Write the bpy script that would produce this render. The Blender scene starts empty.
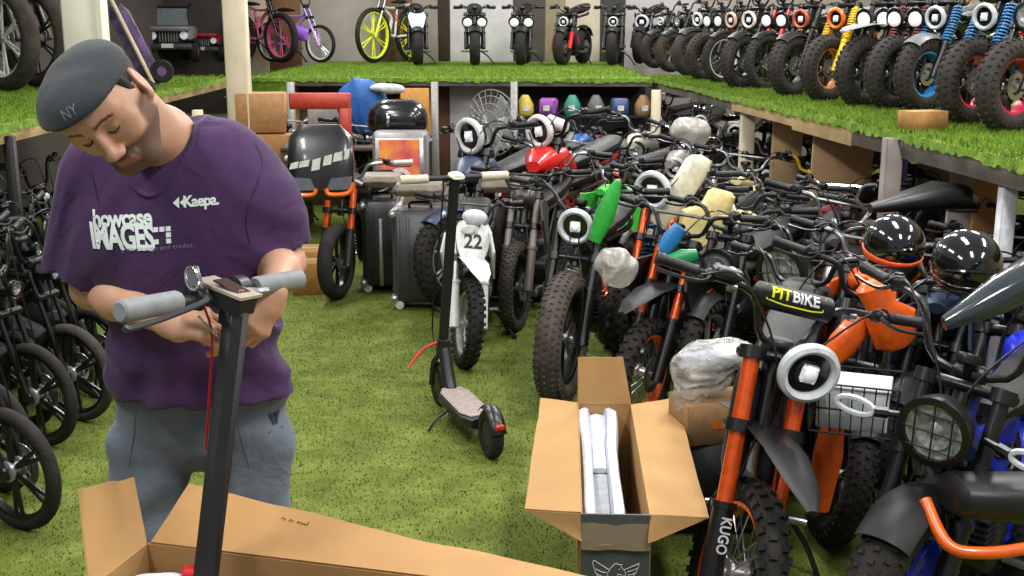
import bpy, bmesh, math, random
import numpy as np
from mathutils import Vector, Matrix, Quaternion
from mathutils.bvhtree import BVHTree
random.seed(7)
PI = math.pi
SC = bpy.context.scene
COL = SC.collection
F = 1150.0
PITCH = math.atan(263.0 / F)
CAM = Vector((0, 0, 1.8))
CR, CU, CF = Vector((1, 0, 0)), Vector((0, math.sin(PITCH), math.cos(PITCH))), Vector((0, math.cos(PITCH), -math.sin(PITCH)))

def V(*a): return Vector(a)
def ray(px, py): return CR * ((px - 512) / F) + CU * ((288 - py) / F) + CF
def at(px, py, Y):
    r = ray(px, py); return CAM + r * (Y / r.y)
def gp(px, py, z=0.0):
    r = ray(px, py); return CAM + r * ((z - 1.8) / r.z)
def cv(x, y, z): return CR * x + CU * y - CF * z      # camera-style axes to world

# ------------------------------------------------------------------ materials
def lin(c): return c / 12.92 if c <= 0.04045 else ((c + 0.055) / 1.055) ** 2.4
def rgb(h): return tuple(lin(int(h[i:i + 2], 16) / 255) for i in (0, 2, 4)) + (1,)
MC = {}
def mat(h, rough=0.5, metal=0.0, var=0.12, scale=30.0, bump=0.0, bscale=60.0, coat=0.0, trans=0.0, alpha=1.0, emit=0.0, sheen=0.0, h2=None, spec=0.5):
    key = (h, rough, metal, var, scale, bump, bscale, coat, trans, alpha, emit, sheen, h2, spec)
    if key in MC: return MC[key]
    m = bpy.data.materials.new('surface_' + h); m.use_nodes = True
    nt = m.node_tree; b = nt.nodes['Principled BSDF']
    tc = nt.nodes.new('ShaderNodeTexCoord')
    n = nt.nodes.new('ShaderNodeTexNoise'); n.inputs['Scale'].default_value = scale; n.inputs['Detail'].default_value = 4
    nt.links.new(tc.outputs['Object'], n.inputs['Vector'])
    r = nt.nodes.new('ShaderNodeValToRGB')
    c = rgb(h); c2 = rgb(h2) if h2 else tuple(min(1, x * (1 + var)) for x in c[:3]) + (1,)
    c1 = c if h2 else tuple(x * (1 - var) for x in c[:3]) + (1,)
    r.color_ramp.elements[0].color = c1; r.color_ramp.elements[1].color = c2
    r.color_ramp.elements[0].position = 0.35; r.color_ramp.elements[1].position = 0.65
    nt.links.new(n.outputs['Fac'], r.inputs['Fac'])
    nt.links.new(r.outputs['Color'], b.inputs['Base Color'])
    b.inputs['Roughness'].default_value = rough; b.inputs['Metallic'].default_value = metal
    b.inputs['Coat Weight'].default_value = coat; b.inputs['Coat Roughness'].default_value = 0.08
    b.inputs['Transmission Weight'].default_value = trans; b.inputs['Alpha'].default_value = alpha
    b.inputs['Specular IOR Level'].default_value = spec
    if sheen: b.inputs['Sheen Weight'].default_value = sheen
    if emit:
        nt.links.new(r.outputs['Color'], b.inputs['Emission Color']); b.inputs['Emission Strength'].default_value = emit
    if bump:
        n2 = nt.nodes.new('ShaderNodeTexNoise'); n2.inputs['Scale'].default_value = bscale; n2.inputs['Detail'].default_value = 3
        nt.links.new(tc.outputs['Object'], n2.inputs['Vector'])
        bp = nt.nodes.new('ShaderNodeBump'); bp.inputs['Strength'].default_value = bump; bp.inputs['Distance'].default_value = 0.01
        nt.links.new(n2.outputs['Fac'], bp.inputs['Height']); nt.links.new(bp.outputs['Normal'], b.inputs['Normal'])
    MC[key] = m; return m

RUB = mat('221f1d', 0.8, spec=.3, bump=0.4, bscale=90, var=0.35, scale=14)
RUBG = mat('38332d', 0.85, spec=.3, bump=0.4, bscale=90, var=0.3, scale=14)
BLK = mat('101011', 0.33, var=0.25)
GLOSS = mat('0e0e10', 0.12, coat=0.6)
MATTE = mat('161617', 0.5, var=0.2, spec=.4)
DGREY = mat('2b2b2c', 0.4, metal=0.4)
STEEL = mat('9a9c9e', 0.3, metal=0.9)
CHROME = mat('d5d8da', 0.12, metal=1.0)
ALU = mat('b4b5b3', 0.38, metal=0.7)
WHITE = mat('cfcfca', 0.4)
RING = mat('c3c8ce', 0.3, coat=0.4)
LENS = mat('eef3f8', 0.08, coat=0.6, emit=0.12)
BOWL = mat('101114', 0.15, coat=0.5)
ORANGE = mat('d4500f', 0.28, metal=0.35, coat=0.5)
ORP = mat('f0641c', 0.35, coat=0.2)
RED = mat('c4211f', 0.3, coat=0.3)
BLUE = mat('1f4fb8', 0.35, coat=0.3)
LBLUE = mat('2f86c8', 0.35)
GREEN = mat('3fae3c', 0.4)
YEL = mat('e6c31e', 0.4)
CREAM = mat('e5d9a4', 0.4)
LEATHER = mat('0d0c0c', 0.5, spec=.35, bump=0.2, bscale=250)
CARD = mat('a37c4b', 0.85, var=0.06, scale=8, bump=0.08, bscale=180)
CARDI = mat('aa8452', 0.85, var=0.05, scale=8)
CARDD = mat('6f583c', 0.85, var=0.06, scale=8)

# ------------------------------------------------------------------ mesh helper
def catmull(pts, n=6, closed=False):
    pts = [Vector(p) for p in pts]
    if len(pts) < 3: return pts
    out = []; N = len(pts)
    rng = range(N if closed else N - 1)
    for i in rng:
        if closed: p0, p1, p2, p3 = pts[(i - 1) % N], pts[i], pts[(i + 1) % N], pts[(i + 2) % N]
        else: p0, p1, p2, p3 = pts[max(i - 1, 0)], pts[i], pts[i + 1], pts[min(i + 2, N - 1)]
        for k in range(n):
            t = k / n
            out.append(0.5 * ((2 * p1) + (p2 - p0) * t + (2 * p0 - 5 * p1 + 4 * p2 - p3) * t * t + (3 * p1 - p0 - 3 * p2 + p3) * t ** 3))
    if not closed: out.append(pts[-1])
    return out

def basis(d):
    d = Vector(d).normalized()
    a = V(0, 0, 1) if abs(d.z) < 0.9 else V(1, 0, 0)
    x = d.cross(a).normalized(); return x, d.cross(x).normalized(), d

class MB:
    def __init__(s): s.v = []; s.f = []
    def add(s, vs, fs):
        o = len(s.v); s.v += [tuple(p) for p in vs]; s.f += [tuple(i + o for i in f) for f in fs]; return s
    def box(s, c, sz, R=None, bev=0.0, taper=1.0):
        c = Vector(c); hx, hy, hz = [a / 2 for a in sz]
        if bev <= 0:
            vs = [V(x * hx * (taper if z > 0 else 1), y * hy * (taper if z > 0 else 1), z * hz) for z in (-1, 1) for y in (-1, 1) for x in (-1, 1)]
            fs = [(0, 2, 3, 1), (4, 5, 7, 6), (0, 1, 5, 4), (2, 6, 7, 3), (0, 4, 6, 2), (1, 3, 7, 5)]
        else:
            bev = min(bev, hx * .98, hy * .98, hz * .98)
            vs = []; fs = []
            def octo(a, b):
                return [(a - bev, -b), (a, -b + bev), (a, b - bev), (a - bev, b), (-a + bev, b), (-a, b - bev), (-a, -b + bev), (-a + bev, -b)]
            for z, k in ((-hz, bev), (-hz + bev, 0), (hz - bev, 0), (hz, bev)):
                t = taper if z > 0 else 1
                a, b = (hx - k * .7) * t, (hy - k * .7) * t
                vs += [V(x, y, z) for x, y in octo(a, b)]
            for L in range(3):
                for i in range(8):
                    j = (i + 1) % 8; fs.append((L * 8 + i, L * 8 + j, L * 8 + 8 + j, L * 8 + 8 + i))
            fs.append(tuple(range(7, -1, -1))); fs.append(tuple(range(24, 32)))
        if R is not None: vs = [R @ p for p in vs]
        return s.add([p + c for p in vs], fs)
    def cyl(s, p0, p1, r0, r1=None, n=10, cap=True):
        r1 = r0 if r1 is None else r1; p0, p1 = Vector(p0), Vector(p1)
        x, y, d = basis(p1 - p0)
        vs = [p + (x * math.cos(a) + y * math.sin(a)) * r for p, r in ((p0, r0), (p1, r1)) for a in [2 * PI * i / n for i in range(n)]]
        fs = [(i, n + i, n + (i + 1) % n, (i + 1) % n) for i in range(n)]
        fs = [f[::-1] for f in fs]
        if cap: fs += [tuple(range(n - 1, -1, -1)), tuple(range(n, 2 * n))]
        fs = [f[::-1] for f in fs]
        return s.add(vs, fs)
    def tube(s, pts, r, n=8, smooth=5, closed=False):
        if smooth and len(pts) > 2:
            rr = r
            if isinstance(r, (list, tuple)):
                N = len(pts); rr = []
                for i in range(N - 1): rr += [r[i] + (r[i + 1] - r[i]) * k / smooth for k in range(smooth)]
                rr.append(r[-1])
            pts = catmull(pts, smooth, closed); r = rr
        pts = [Vector(p) for p in pts]; N = len(pts)
        rs = r if isinstance(r, (list, tuple)) else [r] * N
        vs = []; x = None
        for i in range(N):
            if closed: d = pts[(i + 1) % N] - pts[i - 1]
            else: d = pts[min(i + 1, N - 1)] - pts[max(i - 1, 0)]
            if d.length < 1e-9: d = V(0, 0, 1)
            d.normalize()
            if x is None: x, y, _ = basis(d)
            x = (x - d * x.dot(d)); x = x.normalized() if x.length > 1e-6 else basis(d)[0]; y = d.cross(x)
            vs += [pts[i] + (x * math.cos(2 * PI * k / n) + y * math.sin(2 * PI * k / n)) * rs[i] for k in range(n)]
        fs = []
        for i in range(N if closed else N - 1):
            j = (i + 1) % N
            for k in range(n):
                l = (k + 1) % n; fs.append((i * n + k, i * n + l, j * n + l, j * n + k))
        if not closed: fs += [tuple(range(n - 1, -1, -1)), tuple(range((N - 1) * n, N * n))]
        return s.add(vs, fs)
    def lathe(s, prof, c=(0, 0, 0), axis=(0, 0, 1), n=20, closed=False):
        """prof: list of (radius, height along axis)"""
        c = Vector(c); x, y, d = basis(axis); m = len(prof)
        vs = [c + (x * math.cos(a) + y * math.sin(a)) * r + d * h for a in [2 * PI * i / n for i in range(n)] for r, h in prof]
        fs = []
        for i in range(n):
            j = (i + 1) % n
            for k in range(m if closed else m - 1):
                l = (k + 1) % m; fs.append((i * m + k, i * m + l, j * m + l, j * m + k))
        return s.add(vs, fs)
    def ell(s, c, r, R=None, n=14, m=9):
        c = Vector(c); vs = []; fs = []
        for i in range(m + 1):
            t = PI * i / m
            for k in range(n):
                p = V(math.sin(t) * math.cos(2 * PI * k / n) * r[0], math.sin(t) * math.sin(2 * PI * k / n) * r[1], math.cos(t) * r[2])
                vs.append(c + (R @ p if R is not None else p))
        for i in range(m):
            for k in range(n):
                l = (k + 1) % n; fs.append((i * n + k, (i + 1) * n + k, (i + 1) * n + l, i * n + l))
        return s.add(vs, fs)
    def loft(s, secs, axis='x', n=14, e=2.5, cap=True):
        """secs: (centre, half width, half height[, ...]) cross sections facing axis"""
        vs = []; fs = []
        for (c, hw, hh) in secs:
            c = Vector(c)
            for k in range(n):
                a = 2 * PI * k / n; ca, sa = math.cos(a), math.sin(a)
                u = math.copysign(abs(ca) ** (2 / e), ca) * hw; w = math.copysign(abs(sa) ** (2 / e), sa) * hh
                vs.append(c + (V(0, u, w) if axis == 'x' else V(u, 0, w) if axis == 'y' else V(u, w, 0)))
        for i in range(len(secs) - 1):
            for k in range(n):
                l = (k + 1) % n; fs.append((i * n + k, i * n + l, (i + 1) * n + l, (i + 1) * n + k))
        if cap: fs += [tuple(range(n - 1, -1, -1)), tuple(range((len(secs) - 1) * n, len(secs) * n))]
        return s.add(vs, fs)
    def prism(s, poly, t, M=None):
        """poly in xy extruded by +-t/2 along z, then transformed by M"""
        n = len(poly); vs = [V(x, y, -t / 2) for x, y in poly] + [V(x, y, t / 2) for x, y in poly]
        if M is not None: vs = [M @ p for p in vs]
        fs = [tuple(range(n - 1, -1, -1)), tuple(range(n, 2 * n))] + [(i, (i + 1) % n, n + (i + 1) % n, n + i) for i in range(n)]
        return s.add(vs, fs)
    def slab(s, q, t, nrm=None):
        """thin board from 4+ corner points q with thickness t"""
        q = [Vector(p) for p in q]
        if nrm is None: nrm = (q[1] - q[0]).cross(q[2] - q[0]).normalized()
        n = len(q); vs = [p - nrm * t / 2 for p in q] + [p + nrm * t / 2 for p in q]
        fs = [tuple(range(n - 1, -1, -1)), tuple(range(n, 2 * n))] + [(i, (i + 1) % n, n + (i + 1) % n, n + i) for i in range(n)]
        return s.add(vs, fs)
    def mesh(s, name, m, sharp=38, subd=0):
        me = bpy.data.meshes.new(name); me.from_pydata(s.v, [], s.f)
        bm = bmesh.new(); bm.from_mesh(me); bmesh.ops.recalc_face_normals(bm, faces=bm.faces); bm.to_mesh(me); bm.free()
        me.polygons.foreach_set('use_smooth', [True] * len(me.polygons))
        if sharp: me.set_sharp_from_angle(angle=math.radians(sharp))
        if m: me.materials.append(m)
        me.update(); return me
    def build(s, name, m, parent=None, M=None, off=None, sharp=38, label=None, subd=0):
        if off is not None: s.v = [tuple(Vector(p) - off) for p in s.v]
        return link(name, s.mesh(name, m, sharp), parent, M, label, subd)

def link(name, me, parent=None, M=None, label=None, subd=0):
    o = bpy.data.objects.new(name, me); COL.objects.link(o)
    if parent is not None: o.parent = parent
    if M is not None: o.matrix_local = M
    if label: o['label'] = label
    if subd:
        md = o.modifiers.new('round', 'SUBSURF'); md.levels = subd; md.render_levels = subd
    return o
def tag(o, label=None, cat=None, group=None, kind=None):
    if label: o['label'] = label
    if cat: o['category'] = cat
    if group: o['group'] = group
    if kind: o['kind'] = kind
    return o
def empty(name, M, label, cat, group=None):
    o = bpy.data.objects.new(name, None); COL.objects.link(o); o.empty_display_size = 0.1
    o.matrix_world = M if isinstance(M, Matrix) else Matrix.Translation(Vector(M))
    return tag(o, label, cat, group)
def struct(o): o['kind'] = 'structure'; return o
PC = {}
def cpart(key, fn, m):
    k = (key, m.name)
    if k not in PC:
        if key not in PC: PC[key] = fn()
        b = PC[key]; n = MB(); n.v = list(b.v); n.f = list(b.f)
        PC[k] = n.mesh('shape', m)
    return PC[k]
def TR(loc, rz=0.0, lean=0.0, pitch=0.0, s=1.0):
    return Matrix.Translation(Vector(loc)) @ Matrix.Rotation(rz, 4, 'Z') @ Matrix.Rotation(lean, 4, 'X') @ Matrix.Rotation(pitch, 4, 'Y') @ Matrix.Scale(s, 4)

# ------------------------------------------------------------------ lettering projected on a surface
def text_mesh(txt, size, xs=1.0, bold=0.0, shear=0.0, sub=0.012, space=1.0):
    cu = bpy.data.curves.new('t', 'FONT'); cu.body = txt; cu.size = size; cu.offset = bold; cu.shear = shear; cu.resolution_u = 3
    cu.space_character = space; cu.align_x = 'CENTER'; cu.align_y = 'CENTER'
    o = bpy.data.objects.new('t', cu); COL.objects.link(o)
    dg = bpy.context.evaluated_depsgraph_get(); dg.update()
    me = bpy.data.meshes.new_from_object(o.evaluated_get(dg))
    bpy.data.objects.remove(o); bpy.data.curves.remove(cu)
    bm = bmesh.new(); bm.from_mesh(me); bmesh.ops.triangulate(bm, faces=bm.faces)
    for _ in range(5):
        lg = [e for e in bm.edges if e.calc_length() > sub]
        if not lg: break
        bmesh.ops.subdivide_edges(bm, edges=lg, cuts=1); bmesh.ops.triangulate(bm, faces=[f for f in bm.faces if len(f.verts) > 3])
    for v in bm.verts: v.co.x *= xs
    mb = MB(); bm.verts.index_update()
    mb.v = [tuple(v.co) for v in bm.verts]; mb.f = [tuple(v.index for v in f.verts) for f in bm.faces]; bm.free()
    return mb
def place_flat(mb, o, X, Y, lift=0.0):
    X, Y = Vector(X).normalized(), Vector(Y).normalized(); Z = X.cross(Y)
    mb.v = [tuple(Vector(o) + X * p[0] + Y * p[1] + Z * (p[2] + lift)) for p in mb.v]; return mb
def drape(mb, o, X, Y, bvh, lift=0.0015, d=0.5):
    """put flat shape at o with axes X, Y and press it back onto a surface"""
    X, Y = Vector(X).normalized(), Vector(Y).normalized(); Z = X.cross(Y).normalized(); out = []
    for p in mb.v:
        q = Vector(o) + X * p[0] + Y * p[1]
        h = bvh.ray_cast(q + Z * d, -Z)
        out.append(tuple((h[0] + Z * lift) if h[0] is not None else q))
    mb.v = out; return mb

# ------------------------------------------------------------------ implicit surfaces (smooth union of round cones) -> one mesh
def rc(a, b, r1, r2, k=0.02, sy=1.0, op='u'):
    a, b = np.array(a, float), np.array(b, float); R = max(r1, r2)
    lo = np.minimum(a, b) - R - k; hi = np.maximum(a, b) + R + k
    def f(P):
        A, B, Q = a, b, P
        if sy != 1.0:
            S = np.array([1, 1 / sy, 1]); A = a * S; B = b * S; Q = P * S
        ba = B - A; t = np.clip(((Q - A) @ ba) / max(ba @ ba, 1e-12), 0, 1)
        d = np.linalg.norm(Q - A - t[..., None] * ba, axis=-1) - (r1 + (r2 - r1) * t)
        return d * (min(1, sy) if sy != 1.0 else 1.0)
    return (lo, hi, f, k, op)
def el(c, r, R=None, k=0.02, op='u'):
    c = np.array(c, float); r = np.array(r, float); m = r.max() + k
    RM = np.array(R) if R is not None else np.eye(3)
    def f(P):
        q = (P - c) @ RM        # columns of R are the ellipsoid axes
        k0 = np.linalg.norm(q / r, axis=-1); k1 = np.linalg.norm(q / (r * r), axis=-1)
        return k0 * (k0 - 1) / np.maximum(k1, 1e-9)
    return (c - m, c + m, f, k, op)
def halfspace(p, n, k=0.004):
    p = np.array(p, float); n = np.array(Vector(n).normalized())
    return (None, None, lambda P: -((P - p) @ n), k, 's')     # removes the side n points to
def sdf_mesh(prims, h, disp=None, pad=0.02):
    us = [p for p in prims if p[4] == 'u']
    lo = np.min([p[0] for p in us], axis=0) - pad; hi = np.max([p[1] for p in us], axis=0) + pad
    N = np.ceil((hi - lo) / h).astype(int) + 1
    D = np.full(tuple(N), 0.08, dtype=np.float32)
    ax = [lo[i] + h * np.arange(N[i]) for i in range(3)]
    for (a, b, f, k, op) in prims:
        if a is None: i0 = np.zeros(3, int); i1 = N
        else:
            m = 0.05
            i0 = np.clip(np.floor((a - m - lo) / h).astype(int), 0, N); i1 = np.clip(np.ceil((b + m - lo) / h).astype(int) + 1, 0, N)
        if (i1 <= i0).any(): continue
        sl = tuple(slice(i0[i], i1[i]) for i in range(3))
        P = np.stack(np.meshgrid(*[ax[i][sl[i]] for i in range(3)], indexing='ij'), -1)
        d = f(P); c = D[sl]
        if op == 'u':
            g = np.maximum(k - np.abs(c - d), 0) / k
            D[sl] = np.minimum(c, d) - g * g * k * 0.25
        else:
            nd = -d; g = np.maximum(k - np.abs(c - nd), 0) / k
            D[sl] = np.maximum(c, nd) + g * g * k * 0.25
    if disp is not None:
        idx = np.abs(D) < 0.03
        I = np.argwhere(idx); P = lo + I * h
        D[idx] += disp(P).astype(np.float32)
    D[0] = D[-1] = 0.08; D[:, 0] = D[:, -1] = 0.08; D[:, :, 0] = D[:, :, -1] = 0.08
    S = D < 0
    C = S[:-1, :-1, :-1].astype(np.int8)
    cs = [(i, j, k) for i in (0, 1) for j in (0, 1) for k in (0, 1)]
    cnt = sum(S[i:N[0] - 1 + i, j:N[1] - 1 + j, k:N[2] - 1 + k].astype(np.int8) for i, j, k in cs)
    A = np.argwhere((cnt > 0) & (cnt < 8))
    vals = np.stack([D[A[:, 0] + i, A[:, 1] + j, A[:, 2] + k] for i, j, k in cs], 1)
    pos = np.zeros((len(A), 3)); num = np.zeros(len(A)); ca = np.array(cs, float)
    for p in range(8):
        for q in range(p + 1, 8):
            if np.abs(ca[p] - ca[q]).sum() != 1: continue
            x, y = vals[:, p], vals[:, q]; msk = (x < 0) != (y < 0)
            t = np.where(msk, x / np.where(msk, x - y, 1), 0)
            pos += np.where(msk[:, None], ca[p] + (ca[q] - ca[p]) * t[:, None], 0); num += msk
    verts = lo + (A + pos / num[:, None]) * h
    vid = np.full(tuple(N), -1, dtype=np.int64); vid[A[:, 0], A[:, 1], A[:, 2]] = np.arange(len(A))
    faces = []
    for axn in range(3):
        o1, o2 = (axn + 1) % 3, (axn + 2) % 3
        s0 = [slice(1, N[i] - 1) for i in range(3)]; s1 = list(s0); s1[axn] = slice(2, N[axn])
        X = S[tuple(s0)] != S[tuple(s1)]
        E = np.argwhere(X) + 1
        e1 = np.zeros(3, int); e1[o1] = 1; e2 = np.zeros(3, int); e2[o2] = 1
        g = lambda q: vid[q[:, 0], q[:, 1], q[:, 2]]
        Q = np.stack([g(E - e1 - e2), g(E - e2), g(E), g(E - e1)], 1)
        inside = S[E[:, 0], E[:, 1], E[:, 2]]
        Q[~inside] = Q[~inside][:, ::-1]
        faces.append(Q)
    fa = np.concatenate(faces); fa = fa[(fa >= 0).all(1)]
    return verts, fa
def np_mesh(name, verts, faces, m, off=V(0, 0, 0)):
    me = bpy.data.meshes.new(name)
    vv = np.asarray(verts) - np.array(off); k = faces.shape[1]
    me.vertices.add(len(vv)); me.vertices.foreach_set('co', vv.astype(np.float32).ravel())
    me.loops.add(faces.size); me.loops.foreach_set('vertex_index', faces.astype(np.int32).ravel())
    me.polygons.add(len(faces)); me.polygons.foreach_set('loop_start', (np.arange(len(faces)) * k).astype(np.int32))
    me.polygons.foreach_set('use_smooth', [True] * len(faces))
    me.update(calc_edges=True); me.validate()
    if m: me.materials.append(m)
    return me
def wnoise(P, sc, seed=0, o=3):
    """cheap smooth noise from warped sines"""
    r = np.random.RandomState(seed); out = 0; amp = 1
    for i in range(o):
        k = r.normal(size=(3, 3)) * sc * (1.7 ** i)
        out = out + amp * np.sin(P @ k[0] + 1.3 * np.sin(P @ k[1] * 0.7 + r.rand() * 6) + r.rand() * 6)
        amp *= 0.6
    return out / 2
# ------------------------------------------------------------------ two-wheelers
REFL = mat('a4a8ab', .25, metal=.35, coat=.5, scale=60, var=.3)
def m_tire(R, W, knob, n=36):
    mb = MB(); ra = W * 0.46; Rc = R - ra
    prof = [(Rc + math.cos(a) * ra, math.sin(a) * W / 2) for a in [2 * PI * i / 12 for i in range(12)]]
    mb.lathe(prof, (0, 0, 0), (0, 1, 0), n, closed=True)
    if knob:
        cnt = int(2 * PI * R / (0.036 if knob == 1 else 0.05)); s = 0.013 if knob == 1 else 0.019
        for i in range(cnt):
            for j, b in enumerate((-62, -32, 0, 32, 62) if knob == 1 else (-66, -24, 24, 66)):
                a = 2 * PI * (i + (0.5 if j % 2 else 0)) / cnt; bb = math.radians(b)
                rad = V(math.sin(a), 0, math.cos(a)); yv = V(0, 1, 0)
                nrm = (rad * math.cos(bb) + yv * math.sin(bb)).normalized()
                p = rad * (Rc + math.cos(bb) * ra) + yv * math.sin(bb) * W / 2
                tg = V(math.cos(a), 0, -math.sin(a)); t2 = nrm.cross(tg)
                Rm = Matrix((tg, t2, nrm)).transposed()
                mb.box(p, (s, s * 1.1, 0.012 if knob == 1 else 0.018), Rm)
    return mb
def m_rim(R, W):
    r = R - W * 0.80; w = W * 0.36
    return MB().lathe([(r + .012, w), (r - .012, w * .8), (r - .018, 0), (r - .012, -w * .8), (r + .012, -w), (r + .002, 0)], (0, 0, 0), (0, 1, 0), 36, closed=True)
def m_spokes(R, W, kind):
    mb = MB(); r = R - W * 0.80
    if kind == 'wire':
        for i in range(28):
            a = 2 * PI * i / 28; b = a + (0.35 if i % 2 else -0.35); y = 0.026 if i % 4 < 2 else -0.026
            mb.cyl((math.sin(b) * .03, y, math.cos(b) * .03), (math.sin(a) * r, 0, math.cos(a) * r), 0.0022, n=4, cap=False)
    else:
        for i in range(6):
            a = 2 * PI * i / 6
            for d in (-.1, .1):
                mb.cyl((math.sin(a) * .03, .0, math.cos(a) * .03), (math.sin(a + d) * r, 0, math.cos(a + d) * r), 0.011, 0.008, n=6)
    return mb
def m_hub(): return MB().lathe([(0, -.05), (.014, -.05), (.016, -.035), (.04, -.03), (.04, -.02), (.026, -.015), (.026, .015), (.04, .02), (.04, .03), (.016, .035), (.014, .05), (0, .05)], (0, 0, 0), (0, 1, 0), 16)
def m_disc():
    mb = MB().lathe([(.052, .044), (.085, .044), (.085, .041), (.052, .041)], (0, 0, 0), (0, 1, 0), 28, closed=True)
    for i in range(6):
        a = 2 * PI * i / 6; mb.cyl((math.sin(a) * .02, .042, math.cos(a) * .02), (math.sin(a + .3) * .054, .042, math.cos(a + .3) * .054), .004, n=4)
    return mb
def m_arcfender(R, W, a0, a1, gap=0.025, w=1.15, th=0.004):
    mb = MB(); n = 18; m = 7; r = R + gap; vs = []
    for s in (0, th):
        for i in range(n + 1):
            a = math.radians(a0 + (a1 - a0) * i / n)
            for k in range(m):
                u = -1 + 2 * k / (m - 1); y = u * W * w / 2; rr = r - s - (1 - math.sqrt(max(0, 1 - (u * .92) ** 2))) * W * .45
                vs.append(V(math.sin(a) * rr, y, math.cos(a) * rr))
    fs = []; o = (n + 1) * m
    for i in range(n):
        for k in range(m - 1):
            q = (i * m + k, i * m + k + 1, (i + 1) * m + k + 1, (i + 1) * m + k)
            fs.append(q); fs.append(tuple(x + o for x in q[::-1]))
        for k in (0, m - 1): fs.append((i * m + k, (i + 1) * m + k, (i + 1) * m + k + o, i * m + k + o))
    for i in (0, n):
        for k in range(m - 1): fs.append((i * m + k, i * m + k + 1, i * m + k + 1 + o, i * m + k + o))
    return mb.add(vs, fs)
def m_coil(p0, p1, r, turns, w=0.006):
    p0, p1 = Vector(p0), Vector(p1); x, y, d = basis(p1 - p0); n = turns * 10
    return MB().tube([p0.lerp(p1, i / n) + (x * math.cos(2 * PI * i / 10) + y * math.sin(2 * PI * i / 10)) * r for i in range(n + 1)], w, 5, 0)

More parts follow.
